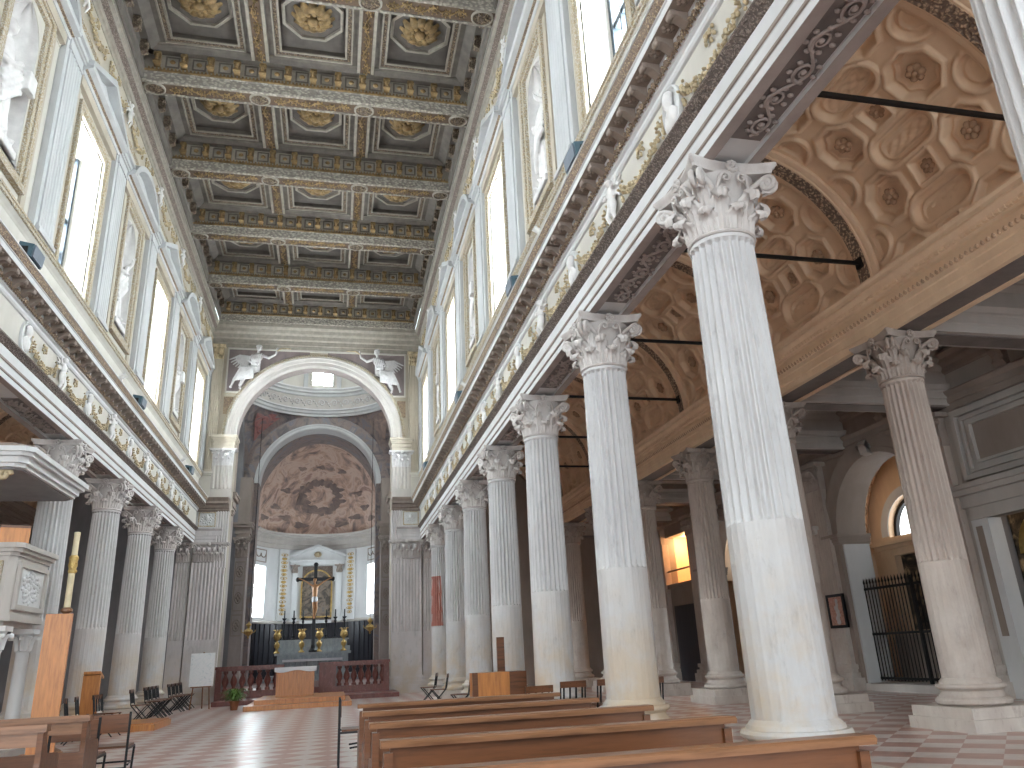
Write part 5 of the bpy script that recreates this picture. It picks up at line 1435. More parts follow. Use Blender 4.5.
def spandrel_angel(s):
    """winged woman reclining on the arch, facing -y; s: +1 on the right spandrel; origin at her seat"""
    m = MB(); S = lambda x, y, z: (s*x, y, z)
    def cp(a, b, r0, r1): capsule(m, S(*a), S(*b), r0, r1)
    m.ball(S(.02,-.12,.05), (.20,.15,.20), 12, 8)
    cp((.02,-.12,.08), (-.06,-.14,.50), .17, .17); m.ball(S(-.07,-.15,.48), (.21,.14,.17), 12, 8)
    cp((-.08,-.14,.60), (-.10,-.15,.76), .065, .06); head(m, S(-.12,-.17,.90), .135, False, (-s*.45,-.89))
    m.ball(S(-.08,-.12,.99), (.10,.10,.07), 8, 6)
    cp((-.24,-.16,.58), (-.52,-.20,.46), .075, .06); cp((-.52,-.20,.46), (-.78,-.22,.62), .055, .042); cp((-.78,-.22,.62), (-.82,-.22,.80), .04, .035); hand(m, S(-.82,-.22,.78), S(-.1,-.1,.5))
    cp((.12,-.14,.56), (.24,-.22,.30), .075, .058); cp((.24,-.22,.30), (.02,-.28,.18), .052, .04); hand(m, S(.02,-.28,.18), S(-.6,-.1,-.1))
    cp((-.02,-.16,-.02), (.30,-.26,-.22), .15, .11); cp((.30,-.26,-.22), (.52,-.20,-.74), .105, .065); cp((.52,-.20,-.74), (.50,-.26,-.86), .055, .04); m.ball(S(.50,-.30,-.90), (.06,.11,.045), 8, 6)
    cp((.10,-.12,-.02), (.50,-.20,-.02), .15, .11); cp((.50,-.20,-.02), (.78,-.16,-.52), .10, .06); cp((.78,-.16,-.52), (.86,-.20,-.80), .055, .04); m.ball(S(.87,-.25,-.85), (.06,.11,.045), 8, 6)
    for i in range(9):      # drapery folds from the lap
        t0 = i/8; pts = [S(.05+.45*t0+.2*v*t0, -.26-.04*sin(3*v), .08-.1*t0-.55*v) for v in [q/7 for q in range(8)]]; m.tube(pts, [.045]*8, 6)
    for i in range(5): m.tube([S(-.24+.08*i, -.28, .62-.02*i), S(-.20+.08*i,-.30,.35), S(-.10+.06*i,-.27,.12)], [.03,.035,.03], 6)
    for i in range(9):      # wing feathers
        a = -.12-.135*i; L = .92-.05*i; pts = [S(.12+.05*i*.3, -.06, .52-.02*i), S(.12+L*.55*cos(a), -.05, .54+L*.55*sin(a)+.10), S(.12+L*cos(a*1.05), -.05, .50+L*sin(a*1.05))]; m.tube(pts, [.05,.06,.028], 7, .6)
    return m
for s in (1, -1):
    t = thing('angel_relief', 'grey winged figure reclining on the %s shoulder of the great arch, arm raised' % ('right' if s > 0 else 'left'), 'statue', (XC+s*2.62, YA-.02, 13.20), 0, 'winged figures in the arch spandrels')
    o = remesh(spandrel_angel(s).xf(Matrix.Scale(1.05, 4)), 'figure', M['statuegrey'], t, .02, 1)
    m = MB(); m.tube([(-s*.85,-.24,.80),(-s*1.05,-.26,.92),(-s*1.45,-.22,.94)], [.03,.035,.02], 8); m.build('trumpet_scroll', M['palegold'], t, 1, world=False)
    lk = MB().box(-.2,.2,-.04,.02,-.1,.4); lk.build('backing', M['statuegrey'], t, world=False)

# ================================================================== high altar group in the choir
MB().box(XC-4.2, XC+4.2, 33.0, 48, 0, .36).build('floor_choir', M['redmarble'])['kind'] = 'structure'
AX = XC-.02
t = thing('high_altar', 'stepped grey marble high altar at the back of the apse', 'altar', (AX, 45.0, .36))
m = MB(); m.box(-2.6,2.6,-.9,1.0,0,.16); m.box(-2.3,2.3,-.65,1.0,.16,.32); m.build('steps', M['altar'], t, world=False)
m = MB(); m.box(-1.85,1.85,-.30,.75,.32,1.32); m.box(-2.0,2.0,-.42,.8,1.32,1.44)
for i in range(5): m.box(-1.75+.72*i,-1.15+.72*i,-.34,-.28,.45,1.2)
m.build('mensa', M['altar'], t, world=False)
m = MB(); m.box(-1.95,1.95,.35,.8,1.44,1.72); m.box(-1.8,1.8,.5,.9,1.72,2.05); m.box(-1.88,1.88,.46,.92,2.05,2.12); m.build('gradine', M['altar'], t, world=False)
m = MB().box(-1.55,1.55,-.62,-.36,.98,1.10); m.build('front_table_slab', M['cloth'], t, world=False)
for i in range(6):
    x = -1.45+.58*i; m = MB().lathe([(.07,.32),(.07,.36),(.045,.40),(.05,.62),(.04,.9),(.07,.95),(.07,.98)],12,(x,-.50,0)); m.build('table_column', M['altar'], t, .7, world=False)
def candlestick_parts(t, h=1.0):
    m = MB(); m.lathe([(.15,0),(.15,.03),(.07,.08),(.05,.14),(.085,.2),(.045,.28),(.042,h*.55),(.08,h*.6),(.045,h*.66),(.12,h*.72),(.125,h*.74),(.03,h*.75)], 14); m.build('stem', M['black'], t, .6, world=False)
    m = MB(); m.lathe([(.04,h*.74),(.035,h*1.0),(.004,h*1.0)], 10); m.build('candle', M['black'], t, .8, world=False)
cs = thing('candlestick', 'x', 'candlestick'); candlestick_parts(cs, 1.55)
CSL = ['first','second','third','fourth','fifth','sixth']
for i, dx in enumerate((-1.62,-1.12,-.62,.62,1.12,1.62)):
    o = cs if i == 0 else copy_tree(cs)
    place(o, (AX+dx, 45.70, 2.48), 0, 'tall dark altar candlestick, %s from the left behind the gilded vases' % CSL[i], 'candlesticks on the high altar')
def reliquary(t):
    m = MB(); m.lathe([(.16,0),(.16,.05),(.08,.1),(.06,.2),(.13,.32),(.15,.42),(.10,.5),(.05,.55),(.05,.6)], 16); m.build('foot', M['gold'], t, .8, world=False)
    m = MB(); m.lathe([(.05,.6),(.16,.72),(.19,.86),(.15,.98),(.10,1.04)], 16)
    for i in range(12): a = 2*pi*i/12; m.ball((.16*cos(a),.16*sin(a),.80+.1*(i%2)), (.05,.05,.07), 7, 5)
    for i in range(8): a = 2*pi*i/8; m.tube([(.1*cos(a),.1*sin(a),1.02),(.17*cos(a),.17*sin(a),1.14),(.24*cos(a),.24*sin(a),1.12)], [.03,.025,.012], 6)
    m.build('vase', M['gold'], t, .9, world=False)
rq = thing('gilded_vase', 'x', 'vase'); reliquary(rq)
for i, dx in enumerate((-1.90,-.62,.30,1.60)):
    o = rq if i == 0 else copy_tree(rq)
    place(o, (AX+dx, 44.98 if i in (0,3) else 45.0, 1.80), 0, 'gilded flame topped altar vase, %s from the left' % CSL[i], 'gilded vases on the altar')
    o.scale = (1.0,1.0,1.05)
t = thing('crucifix', 'tall dark wooden crucifix with pale figure above the high altar', 'crucifix', (AX-.02, 44.8, 1.80))
m = MB(); m.box(-.09,.09,-.05,.05,0,4.6); m.box(-.95,.95,-.05,.05,3.72,3.90); m.ball((0,0,4.6),(.13,.07,.13),8,6); m.ball((-.95,0,3.81),(.11,.07,.13),8,6); m.ball((.95,0,3.81),(.11,.07,.13),8,6)
m.lathe([(.22,0),(.22,.08),(.12,.2),(.1,.35)],12); m.build('cross', M['black'], t, world=False)
m = MB(); q = lambda a, b, r0, r1: capsule(m, a, b, r0, r1)
q((0,-.12,3.28),(0,-.14,2.86),.15,.12); m.ball((0,-.12,3.40),(.19,.10,.13),10,7); q((0,-.14,2.86),(.02,-.15,2.72),.125,.12)
for e in (-1,1): q((e*.17,-.12,3.46),(e*.45,-.12,3.66),.05,.04); q((e*.45,-.12,3.66),(e*.80,-.09,3.84),.038,.028); hand(m,(e*.78,-.09,3.83),(e,0,.2),.03); q((e*.06,-.15,2.72),(e*.07+.04,-.20,2.25),.085,.06); q((e*.07+.04,-.20,2.25),(e*.03,-.13,1.80),.058,.035); m.ball((e*.03,-.18,1.74),(.035,.075,.05),8,6)
q((0,-.12,3.50),(-.02,-.14,3.62),.05,.05); head(m,(-.03,-.17,3.73),.11,True,(-.3,-.95)); remesh(m,'figure',M['skin'],t,.018,2)
m = MB(); m.lathe([(.14,2.58),(.155,2.66),(.15,2.80),(.13,2.86)],16,(0,-.14,0)); m.build('loincloth',M['cloth'],t,.9,world=False)
# aedicule with the altar painting
t = thing('altarpiece', 'arched dark altar painting in a gilded frame under a white pediment', 'altarpiece', (AX, 47.85, 3.5))
for e in (-1,1): m = MB(); a, b = sorted((e*1.12, e*1.42)); m.box(a,b,-.28,.05,.0,2.75); m.box(min(e*1.06,e*1.48),max(e*1.06,e*1.48),-.34,.05,0,.2); m.box(min(e*1.40,e*1.75),max(e*1.40,e*1.75),-.12,.05,0,2.75); m.build('side_pilaster', M['white'], t, world=False)
for e in (-1,1):
    flat = MB(); flat_capital(flat, min(e*1.12,e*1.42), max(e*1.12,e*1.42), -.28, 2.75, .45); flat.build('pilaster_capital', M['drab'], t, 1.0, world=False)
m = MB(); m.box(-1.7,1.7,-.30,.05,3.20,3.42); m.box(-1.8,1.8,-.42,.05,3.42,3.52); m.prism([(-1.85,3.52),(1.85,3.52),(1.85,3.60),(0,4.28),(-1.85,3.60)],-.30,.05,'y')
for e in (-1,1): m.prism([(0,4.24),(0,4.38),(e*1.92,3.66),(e*1.92,3.52)],-.46,.05,'y')
m.build('pediment', M['white'], t, world=False)
m = MB(); 
for i in range(10): a = 2*pi*i/10; m.ball((.16*cos(a),-.34,3.80+.12*sin(a)),(.07,.05,.06),7,5)
m.ball((0,-.36,3.8),(.12,.07,.12),8,6); m.build('cartouche', M['palegold'], t, 1, world=False)
n = 20; out = [(-.90,.22)]+[(.90*cos(pi-pi*i/n), 2.05+.90*sin(pi*i/n)) for i in range(n+1)]+[(.90,.22)]; inn = [(-.82,.30)]+[(.82*cos(pi-pi*i/n), 2.05+.82*sin(pi*i/n)) for i in range(n+1)]+[(.82,.30)]
m = MB(); m.prism([(-1.1,.1),(1.1,.1),(1.1,3.15),(-1.1,3.15)],-.06,.02,'y'); m.build('ground_panel', M['darkband'], t, world=False)
m = MB(); rings = [[(x,y,z) for (x,z) in P] for P, y in ((out,-.06),(out,-.16),(inn,-.16),(inn,-.08))]; m.loop_strip(rings, True, False); m.build('frame', M['gold'], t, .5, world=False)
m = MB(); m.prism(inn,-.10,-.07,'y'); m.build('canvas', M['altarpaint'], t, world=False)
m = MB(); m.box(-.9,.9,-.3,.05,-.1,.05); m.build('sill', M['white'], t, world=False)
# hanging lamps in the crossing
for i, (x, lab) in enumerate(((-3.45,'gilded hanging sanctuary lamp beside the left choir pier'),(1.62,'gilded hanging sanctuary lamp beside the right choir pier'))):
    y = 35.6; t = thing('hanging_lamp', lab, 'lamp', (x, y, 2.55), 0, 'sanctuary lamps')
    m = MB(); m.lathe([(.01,-.22),(.05,-.18),(.03,-.12),(.16,-.02),(.19,.08),(.12,.16),(.05,.2),(.05,.26),(.12,.34),(.02,.46),(.01,.5)],16)
    for k in range(6): a = 2*pi*k/6; m.tube([(.16*cos(a),.16*sin(a),.02),(.27*cos(a),.27*sin(a),.06),(.27*cos(a),.27*sin(a),.14)],[.02,.015,.02],6)
    m.build('bowl', M['gold'], t, .8, world=False)
    m = MB(); m.bar((0,0,.45),(0,0,9.5),.012,6); m.build('chain', M['iron'], t, world=False)

# ================================================================== balustrade, nave altar, platform
def baluster_mesh():
    pr = [(.075,0),(.075,.06),(.045,.09),(.05,.13),(.10,.24),(.09,.32),(.045,.42),(.04,.46),(.07,.49),(.07,.55)]
    return MB().lathe(pr, 14).mesh('baluster', .7)
bal = baluster_mesh(); bal.materials.append(M['redmarble'])
for x0, x1, lab in ((-4.08, -1.72, 'red marble balustrade left of the pine altar block, a plant before it'), (-.42, 2.18, 'red marble balustrade right of the pine altar block')):
    y = 31.55; t = thing('balustrade', lab, 'balustrade', ((x0+x1)/2, y, 0), 0, 'choir balustrades'); w_ = (x1-x0)/2
    MB().box(-w_,w_,-.16,.16,0,.40).build('plinth', M['redmarble'], t, world=False)
    MB().box(-w_,w_,-.15,.15,1.10,1.16).box(-w_-.03,w_+.03,-.19,.19,1.16,1.26).build('rail', M['redmarble'], t, world=False)
    for e in (-1,1): a, b = sorted((e*w_, e*(w_-.20))); MB().box(a,b,-.15,.15,.40,1.10).build('end_post', M['redmarble'], t, world=False)
    if x0 > -1: MB().box(-w_+.20,-w_+.62,-.14,.14,.40,1.10).build('solid_panel', M['redmarble'], t, world=False)
    n = 7; s0 = -w_+(.70 if x0 > -1 else .28)
    for i in range(n):
        o = link('baluster', bal, t); o.location = (s0+.1+(w_-.3-s0)*i/(n-1)-.05, 0, .40); o.scale = (1.25,1.25,1.27)
t = thing('altar_platform', 'low two-step orange wooden platform in front of the balustrade', 'platform', (-.85, 27.3, 0))
MB().box(-1.62,1.5,-1.95,2.2,0,.13).build('lower_step', M['woodlight'], t, world=False); MB().box(-1.38,1.32,-1.25,2.2,.13,.26).build('upper_step', M['woodlight'], t, world=False)
MB().box(-3.9, 2.4, 29.4, 33.1, 0, .15).build('floor_choir_step', M['redmarble'])['kind'] = 'structure'
t = thing('nave_altar', 'vertical-slatted pine altar block draped with white cloth on the platform', 'altar', (-1.12, 28.0, .26))
m = MB(); m.box(-.60,.60,-.30,.30,0,.86)
for i in range(14): m.box(-.59+.085*i,-.525+.085*i,-.32,-.29,.02,.86)
m.build('block', M['woodlight'], t, world=False)
m = MB(); m.box(-.66,.66,-.36,.36,.86,.90)
m.slab(lambda u, v: (-.665+1.33*u, -.365-.012*sin(u*20)*v, .90-.13*v-.03*sin(u*9)*v), 24, 3, .01); m.build('altar_cloth', M['cloth'], t, world=False)

# ================================================================== pews
def pew(w_, open_back=False):
    t = thing('pew', 'x', 'pew'); wd = M['wood']
    if not open_back:
        m = MB(); m.prism([(.035,.10),(.06,.10),(.0,.86),(-.025,.86)], .03, w_-.03, 'x'); m.v = [(p[0],p[1],p[2]) for p in m.v]; m.build('backrest', wd, t, world=False)
        m = MB(); m.prism([(-.075,.855),(.045,.855),(.055,.862),(.055,.882),(.035,.89),(-.065,.89),(-.08,.88)], -.02, w_+.02, 'x'); m.build('top_rail', M['woodrail'], t, world=False)
    else:
        m = MB(); m.box(.05,w_-.05,0,.04,.40,.56); m.build('middle_rail', wd, t, world=False)
        m = MB(); m.box(.0,w_,-.01,.05,.72,.83); m.prism([(-.05,.83),(.06,.83),(.06,.88),(-.05,.89)], -.02, w_+.02, 'x'); m.build('top_rail', M['woodrail'], t, world=False)
    MB().prism([(.06,.42),(.46,.42),(.46,.46),(.05,.46)], .03, w_-.03, 'x').build('seat', wd, t, world=False)
    for x in (0, w_-.045):
        m = MB(); m.prism([(-.05,0),(.48,0),(.48,.06),(.44,.08),(.44,.60),(.40,.64),(.12,.66),(.06,.80),(.045,.83),(-.045,.83),(-.03,.6)], x, x+.045, 'x'); m.build('end_panel', wd, t, world=False)
    MB().prism([(-.42,.16),(-.22,.14),(-.22,.17),(-.42,.19)], .06, w_-.06, 'x').build('kneeler', wd, t, world=False)
    MB().prism([(-.24,0),(-.18,0),(.02,.40),(-.02,.40)], .08, .12, 'x').prism([(-.24,0),(-.18,0),(.02,.40),(-.02,.40)], w_-.12, w_-.08, 'x').build('kneeler_bracket', wd, t, world=False)
    return t
p0 = pew(1.88)
PL = ['brown wooden pew nearest the viewer, its worn rail cut by the bottom edge', 'brown wooden pew second in the right block, counted from the viewer', 'brown wooden pew third in the right block, counted from the viewer',
      'brown wooden pew fourth in the right block, counted from the viewer', 'brown wooden pew at the head of the right block, beside the black metal frame']
for i in range(5):
    o = p0 if i == 0 else copy_tree(p0)
    place(o, (.27, 3.08+1.165*i, 0), 0, PL[i], 'block of pews on the right')
p1 = pew(1.9, True)
for i, (x, y, lab) in enumerate(((-4.17, 7.55, 'open-backed wooden pew in the bottom left corner, nearer of two'), (-4.18, 8.82, 'open-backed wooden pew at lower left, farther of two, beside the metal chairs'))):
    place(p1 if i == 0 else copy_tree(p1), (x, y, 0), 0, lab, 'open pews on the left')

# ================================================================== chairs
def metal_chair(wide=.44):
    """black steel chair with wooden back and seat; faces +y, back towards -y"""
    t = thing('metal_chair', 'x', 'chair'); h = wide/2
    m = MB().box(-h, h, -.012, .012, .60, .80).xf(T(0,-.22,0)); m.build('backrest', M['wood'], t, world=False)
    MB().box(-h, h, -.20, .20, .43, .455).build('seat', M['wood'], t, world=False)
    for x in (-h, h):
        MB().bar((x,-.23,0),(x,-.23,.82),.014).build('rear_leg', M['black'], t, 1, world=False)
        MB().tube([(x,.20,.43),(x,.22,.40),(x,.10,.0)],.013,8).build('front_leg', M['black'], t, 1, world=False)
    m = MB()
    for x in (-h, h): m.tube([(x,-.22,.42),(x,.20,.42)],.013,8)
    m.tube([(-h,-.23,.22),(h,-.23,.22)],.011,8); m.tube([(-h,.20,.42),(h,.20,.42)],.013,8); m.tube([(-h,-.1,.24),(-h,.1,.26),(h,.1,.26),(h,-.1,.24)],.011,8)
    m.build('frame', M['black'], t, 1, world=False)
    return t
mc = metal_chair(.46)
for i, (x, y, rz, lab) in enumerate(((-2.62, 9.85, .04, 'black steel chair with wooden back, nearer of the pair beyond the left pews'), (-2.52, 10.75, .04, 'black steel chair with wooden back, farther of the pair beyond the left pews'),
                                   (.36, 10.95, -pi/2, 'black metal chair seen edge-on at the aisle end of the right pews'))):
    place(mc if i == 0 else copy_tree(mc), (x, y, 0), rz, lab, 'steel and wood chairs')
def folding_chair():
    """folding chair of black steel with slatted wooden back; faces +y"""
    t = thing('folding_chair', 'x', 'chair')
    for x in (-.2,.2):
        MB().tube([(x,-.26,.82),(x,-.20,.45),(x,.22,.0)],.013,8).build('rear_leg', M['black'], t, 1, world=False)
        MB().tube([(x*.9,.18,.45),(x*.9,-.22,.0)],.013,8).build('front_leg', M['black'], t, 1, world=False)
    for i in range(4):
        x = -.15+.1*i; MB().tube([(x,-.262,.80),(x,-.215,.50)],.016,6).build('back_slat', M['black'], t, 1, world=False)
    MB().box(-.21,.21,-.275,-.25,.74,.83).build('top_rail', M['wood'], t, world=False)
    MB().box(-.19,.19,-.20,.20,.44,.465).build('seat', M['wood'], t, world=False)
    m = MB(); m.bar((-.2,.1,.11),(.2,.1,.11),.01); m.bar((-.18,-.14,.1),(.18,-.14,.1),.01); m.build('crossbar', M['black'], t, 1, world=False)
    return t
fc = folding_chair()
fl = []
for i in range(4): fl.append((-4.72-.02*i, 24.4+.62*i, -pi/2+.05*(i%2), 'slatted black folding chair, %s of the row nearer the viewer below the last left columns' % ORD[i]))
for i in range(4): fl.append((-4.70, 27.6+.66*i, -pi/2-.04*(i%2), 'slatted black folding chair, %s of the row ending at the easel' % ORD[i]))
fl += [(-4.75, 17.6, -pi/2+.4, 'folding chair at the foot of the upright wooden board on the left'), (-4.75, 18.3, -pi/2+.15, 'folding chair beside the yellowed column foot, left of the low wooden step'),
       (-4.65, 22.5, -pi/2, 'folding chair with pale wooden back behind the low wooden step at left'), (-4.55, 18.95, -pi/2-.2, 'folding chair just before the low wooden step at left'),
       (2.75, 23.6, pi/2-.25, 'slatted dark folding chair nearest the far right pier'), (2.80, 21.7, pi/2-.2, 'slatted dark folding chair, middle of three left of the wooden lectern'), (2.85, 18.3, pi/2-.25, 'slatted folding chair of three closest to the wooden lectern'),
       (3.55, 12.15, .1, 'folding chair with wooden back at the foot of the third right column'), (4.15, 12.2, .1, 'folding chair with wooden back between the second and third right columns'), (4.75, 12.0, .1, 'folding chair half behind the second right column shaft'), (2.75, 11.2, .2, 'folding chair half hidden behind the front pews, left of the third right column')]
for i, (x, y, rz, lab) in enumerate(fl):
    place(fc if i == 0 else copy_tree(fc), (x, y, 0), rz, lab, 'folding chairs along the colonnades')
t = thing('low_step', 'low pale wooden step on the floor by the left columns', 'platform', (-4.40, 20.80, 0)); MB().box(-.62,.62,-.95,.95,0,.13).box(-.58,.58,-.91,.91,.13,.16).build('boards', M['woodlight'], t, world=False)
t = thing('prayer_stand', 'orange wooden kneeling desk standing between the left columns', 'desk', (-5.05, 19.35, 0))
m = MB().box(-.17,.17,-.04,.04,0,1.22); m.build('panel', M['woodlight'], t, world=False); MB().box(-.17,.17,-.02,.36,.36,.44).box(-.17,.17,.30,.36,0,.4).build('kneeler', M['woodlight'], t, world=False); MB().prism([(-.04,1.24),(.28,1.14),(.28,1.18),(-.04,1.30)],-.17,.17,'x').build('desk_top', M['woodlight'], t, world=False)

# ================================================================== lectern, board, easel, plant, pulpit group
t = thing('ambo', 'broad low orange wooden lectern block behind the pews, before the fourth column', 'lectern', (3.12, 15.35, 0))
m = MB(); m.box(-.50,.18,-.25,.25,0,.94); m.build('front_block', M['woodlight'], t, world=False); MB().box(.18,.52,-.21,.25,0,.94).build('side_block', M['wood'], t, world=False); MB().box(-.53,-.43,-.27,-.20,0,.95).build('edge_board', M['wood'], t, world=False)
t = thing('tall_board', 'narrow upright reddish board rising behind the wooden lectern', 'board', (3.28, 15.75, 0)); MB().box(-.075,.075,-.03,.03,0,1.58).build('board', M['wood'], t, world=False); MB().box(-.2,.2,-.15,.15,0,.05).build('foot', M['wood'], t, world=False)
t = thing('easel', 'wooden easel with a white printed poster before the far left pier', 'easel', (-4.10, 28.3, 0))
for a, b in (((-.30,0,0),(-.16,.05,1.72)),((.30,0,0),(.16,.05,1.72)),((0,.55,0),(0,.08,1.75))): MB().bar(a, b, .022).build('leg', M['woodrail'], t, 1, world=False)
MB().box(-.32,.32,-.05,.03,.66,.70).build('ledge', M['woodrail'], t, world=False); MB().box(-.37,.37,-.075,-.05,.70,1.72).build('poster', M['poster'], t, world=False)
t = thing('potted_plant', 'trailing green plant in a pot at the left end of the platform', 'plant', (-2.85, 26.6, 0))
MB().lathe([(.10,0),(.14,.22),(.155,.22),(.155,.26),(.13,.26),(.12,.2)],16).build('pot', M['pot'], t, .8, world=False)
m = MB(); rnd = random.Random(7)
for i in range(150):
    a = rnd.uniform(0,2*pi); R = rnd.uniform(.15,.48); h = rnd.uniform(.12,.42); 
    pts = [Vector((R*cos(a)*t, R*sin(a)*t, .24+h*sin(pi*min(1,t*.62))-.25*max(0,t-.6))) for t in (0,.3,.6,.85,1)]
    s = Vector((-sin(a), cos(a), 0))*.018
    for p, q in zip(pts, pts[1:]): m.add([p-s, p+s, q+s*.8, q-s*.8], [(0,1,2,3)])
m.build('foliage', M['green'], t, world=False, recalc=False)
t = thing('upright_board', 'tall upright orange wooden board leaning by the left columns, candle above it', 'board', (-4.52, 14.9, 0))
MB().box(-.20,.20,-.05,.05,0,2.24).build('board', M['woodlight'], t, world=False); MB().box(-.3,.3,-.2,.2,0,.08).build('foot', M['woodlight'], t, world=False)
t.rotation_euler = (0,0,.15)
t = thing('paschal_candle', 'tall pale painted candle on a gilded stand behind the upright wooden board', 'candle', (-4.62, 15.55, 0))
MB().lathe([(.22,0),(.22,.06),(.07,.14),(.05,.3),(.045,2.1),(.05,2.28),(.10,2.32),(.10,2.36),(.04,2.4)],16).build('stand', M['woodrail'], t, .7, world=False)
MB().lathe([(.055,2.38),(.055,3.0)],14).build('candle', M['wax'], t, .8, world=False)
m = MB(); m.lathe([(.058,2.98),(.075,3.02),(.06,3.06),(.08,3.12),(.07,3.2),(.085,3.26),(.06,3.3)],14)
for i in range(10): a = i*2.4; m.ball((.065*cos(a),.065*sin(a),3.02+.028*i),(.02,.02,.03),6,4)
m.build('gilt_holder', M['gold'], t, .9, world=False)
MB().lathe([(.052,3.28),(.052,3.72),(.02,3.73)],14).build('upper_candle', M['wax'], t, .8, world=False)
# pulpit
PX, PY = -5.70, 14.99
t = thing('pulpit', 'white marble pulpit on small columns with a carved relief panel, at the left edge', 'pulpit', (PX, PY, 0))
def oct_(hx, hy, c=.10, ox=0, oy=0): return [(ox+x, oy+y) for x, y in ((hx,-hy+c),(hx,hy-c),(hx-c,hy),(-hx,hy),(-hx,-hy),(hx-c,-hy))]
def hexb(m, e, z0, z1, hx=.62, hy=.82, **k): m.prism(oct_(hx+e, hy+e, **k), z0, z1, 'z'); return m
m = MB(); hexb(m, 0, 2.22, 3.14); m.build('body', M['drabwhite'], t, world=False)
m = MB(); hexb(m,-.08,2.04,2.12); hexb(m,.03,2.12,2.22); m.build('lower_moulding', M['drabwhite'], t, world=False)
m = MB(); hexb(m,.03,3.14,3.20); hexb(m,.08,3.20,3.26); hexb(m,.12,3.26,3.34); m.build('upper_moulding', M['drabwhite'], t, world=False)
for axis in ('x', 'y'):
    L = .66 if axis == 'x' else .46
    M4 = T(.62,0,0) @ Rz(pi/2) @ Matrix.Diagonal((1,-1,1,1)) if axis == 'x' else T(0,-.82,0) @ Matrix.Diagonal((1,-1,1,1))
    m = MB()
    for q in ((-L,-L+.09,2.38,2.98),(L-.09,L,2.38,2.98),(-L,L,2.30,2.38),(-L,L,2.98,3.06)): m.box(q[0],q[1],0,.05,q[2],q[3])
    m.xf(M4); m.build('panel_frame', M['drabwhite' if axis == 'x' else 'giltwhite'], t, world=False)
    m = MB(); m.box(-L+.09,L-.09,0,.012,2.38,2.98); rnd = random.Random(5)
    for q in range(44): an = q*2.4; rr = .045*sqrt(q); m.ball((rr*cos(an)*L*2.1, .015, 2.68+rr*sin(an)*.9), (.05,.035,.045), 6, 4)
    m.xf(M4); m.build('relief_panel', M['white'], t, 1, world=False)
for i, (x, y) in enumerate(((.46,-.62),(.46,.62),(-.46,-.62),(-.46,.62))):
    c = MB(); c.lathe([(.17,.14),(.17,.2),(.14,.24),(.15,.28),(.12,.32),(.118,.34),(.10,1.64),(.115,1.66),(.10,1.68)],20); col_ = c.build('small_column', M['white'], t, .7, world=False); col_.location = (x,y,0)
    c = MB(); c.lathe([(.10,1.68),(.11,1.86),(.15,1.96)],20)
    for k in range(8):
        l = MB(); l.slab(leaf_fn(.24,.055,.5),4,8,.012); l.xf(Rz(k*pi/4) @ T(-.20,0,1.68)); c.merge(l)
    c.box(-.17,.17,-.17,.17,1.96,2.04); o = c.build('small_capital', M['white'], col_, 1.0, world=False)
m = MB(); hexb(m,.06,0,.14); m.build('foot_slab', M['drabwhite'], t, world=False)
m = MB(); m.box(-.70,-.58,-.8,.8,2.1,4.5); bk = m.build('back_panel', M['drab'], t, world=False)
for y in (-.6,.6): MB().box(-.58,-.50,y-.12,y+.12,3.3,4.45).build('back_pilaster', M['giltwhite'], t, world=False)
cy_ = dict(hx=.70, hy=1.42, c=.12, ox=.06, oy=-.12)
m = MB(); hexb(m,.0,4.46,4.52,**cy_); hexb(m,.05,4.52,4.62,**cy_); hexb(m,.12,4.62,4.68,**cy_); hexb(m,.17,4.68,4.76,**cy_); m.build('canopy', M['white'], t, world=False)
m = MB(); hexb(m,.15,4.75,4.78,**cy_); hexb(m,-.1,4.78,4.88,**cy_); m.build('canopy_roof', M['browncorn'], t, world=False)
m = MB(); hexb(m,-.06,4.43,4.47,**cy_); m.build('canopy_underside', M['darkwall'], t, world=False)
m = MB(); m.tube([(.45+.10*cos(k*.5)*(1-k/18), -1.38, 4.36+.10*sin(k*.5)*(1-k/18)) for k in range(16)], .045, 7); m.build('canopy_ornament', M['palegold'], t, 1, world=False)
t = thing('book_rest', 'small brown wooden book rest on the pulpit parapet', 'lectern', (PX+.38, PY-.35, 3.34))
MB().box(-.22,.22,-.05,.0,0,.34).build('upright', M['woodlight'], t, world=False); MB().prism([(-.06,.32),(.52,.36),(.52,.40),(-.06,.36)],-.22,.22,'x').build('slope', M['wood'], t, world=False); t.rotation_euler = (0,0,.35)

# ================================================================== flood lights on the cornices
def floodlight():
    t = thing('floodlight', 'x', 'floodlight')
    MB().prism([(-.13,.06),(.10,.02),(.13,.24),(-.09,.28)],-.24,.24,'y').build('housing', M['speaker'], t, world=False)
    MB().prism([(.105,.03),(.125,.03),(.15,.235),(.135,.235)],-.21,.21,'y').build('lens', M['frame'], t, world=False)
    MB().box(-.05,.05,-.27,-.245,-.03,.18).box(-.05,.05,.245,.27,-.03,.18).box(-.05,.05,-.27,.27,-.03,0).build('bracket', M['iron'], t, world=False)
    return t
def spotlight():
    t = thing('spotlight', 'x', 'spotlight')
    MB().lathe([(.045,-.12),(.05,-.1),(.05,.08),(.058,.12),(.05,.12),(.04,.1)],14).xf(T(0,0,.14) @ Matrix.Rotation(1.0,4,'Y')).build('can', M['lampwhite'], t, .8, world=False)
    MB().box(-.02,.02,-.02,.02,-.02,.12).box(-.06,.06,-.05,.05,-.03,0).build('stem', M['lampwhite'], t, world=False)
    return t
fl0 = floodlight()
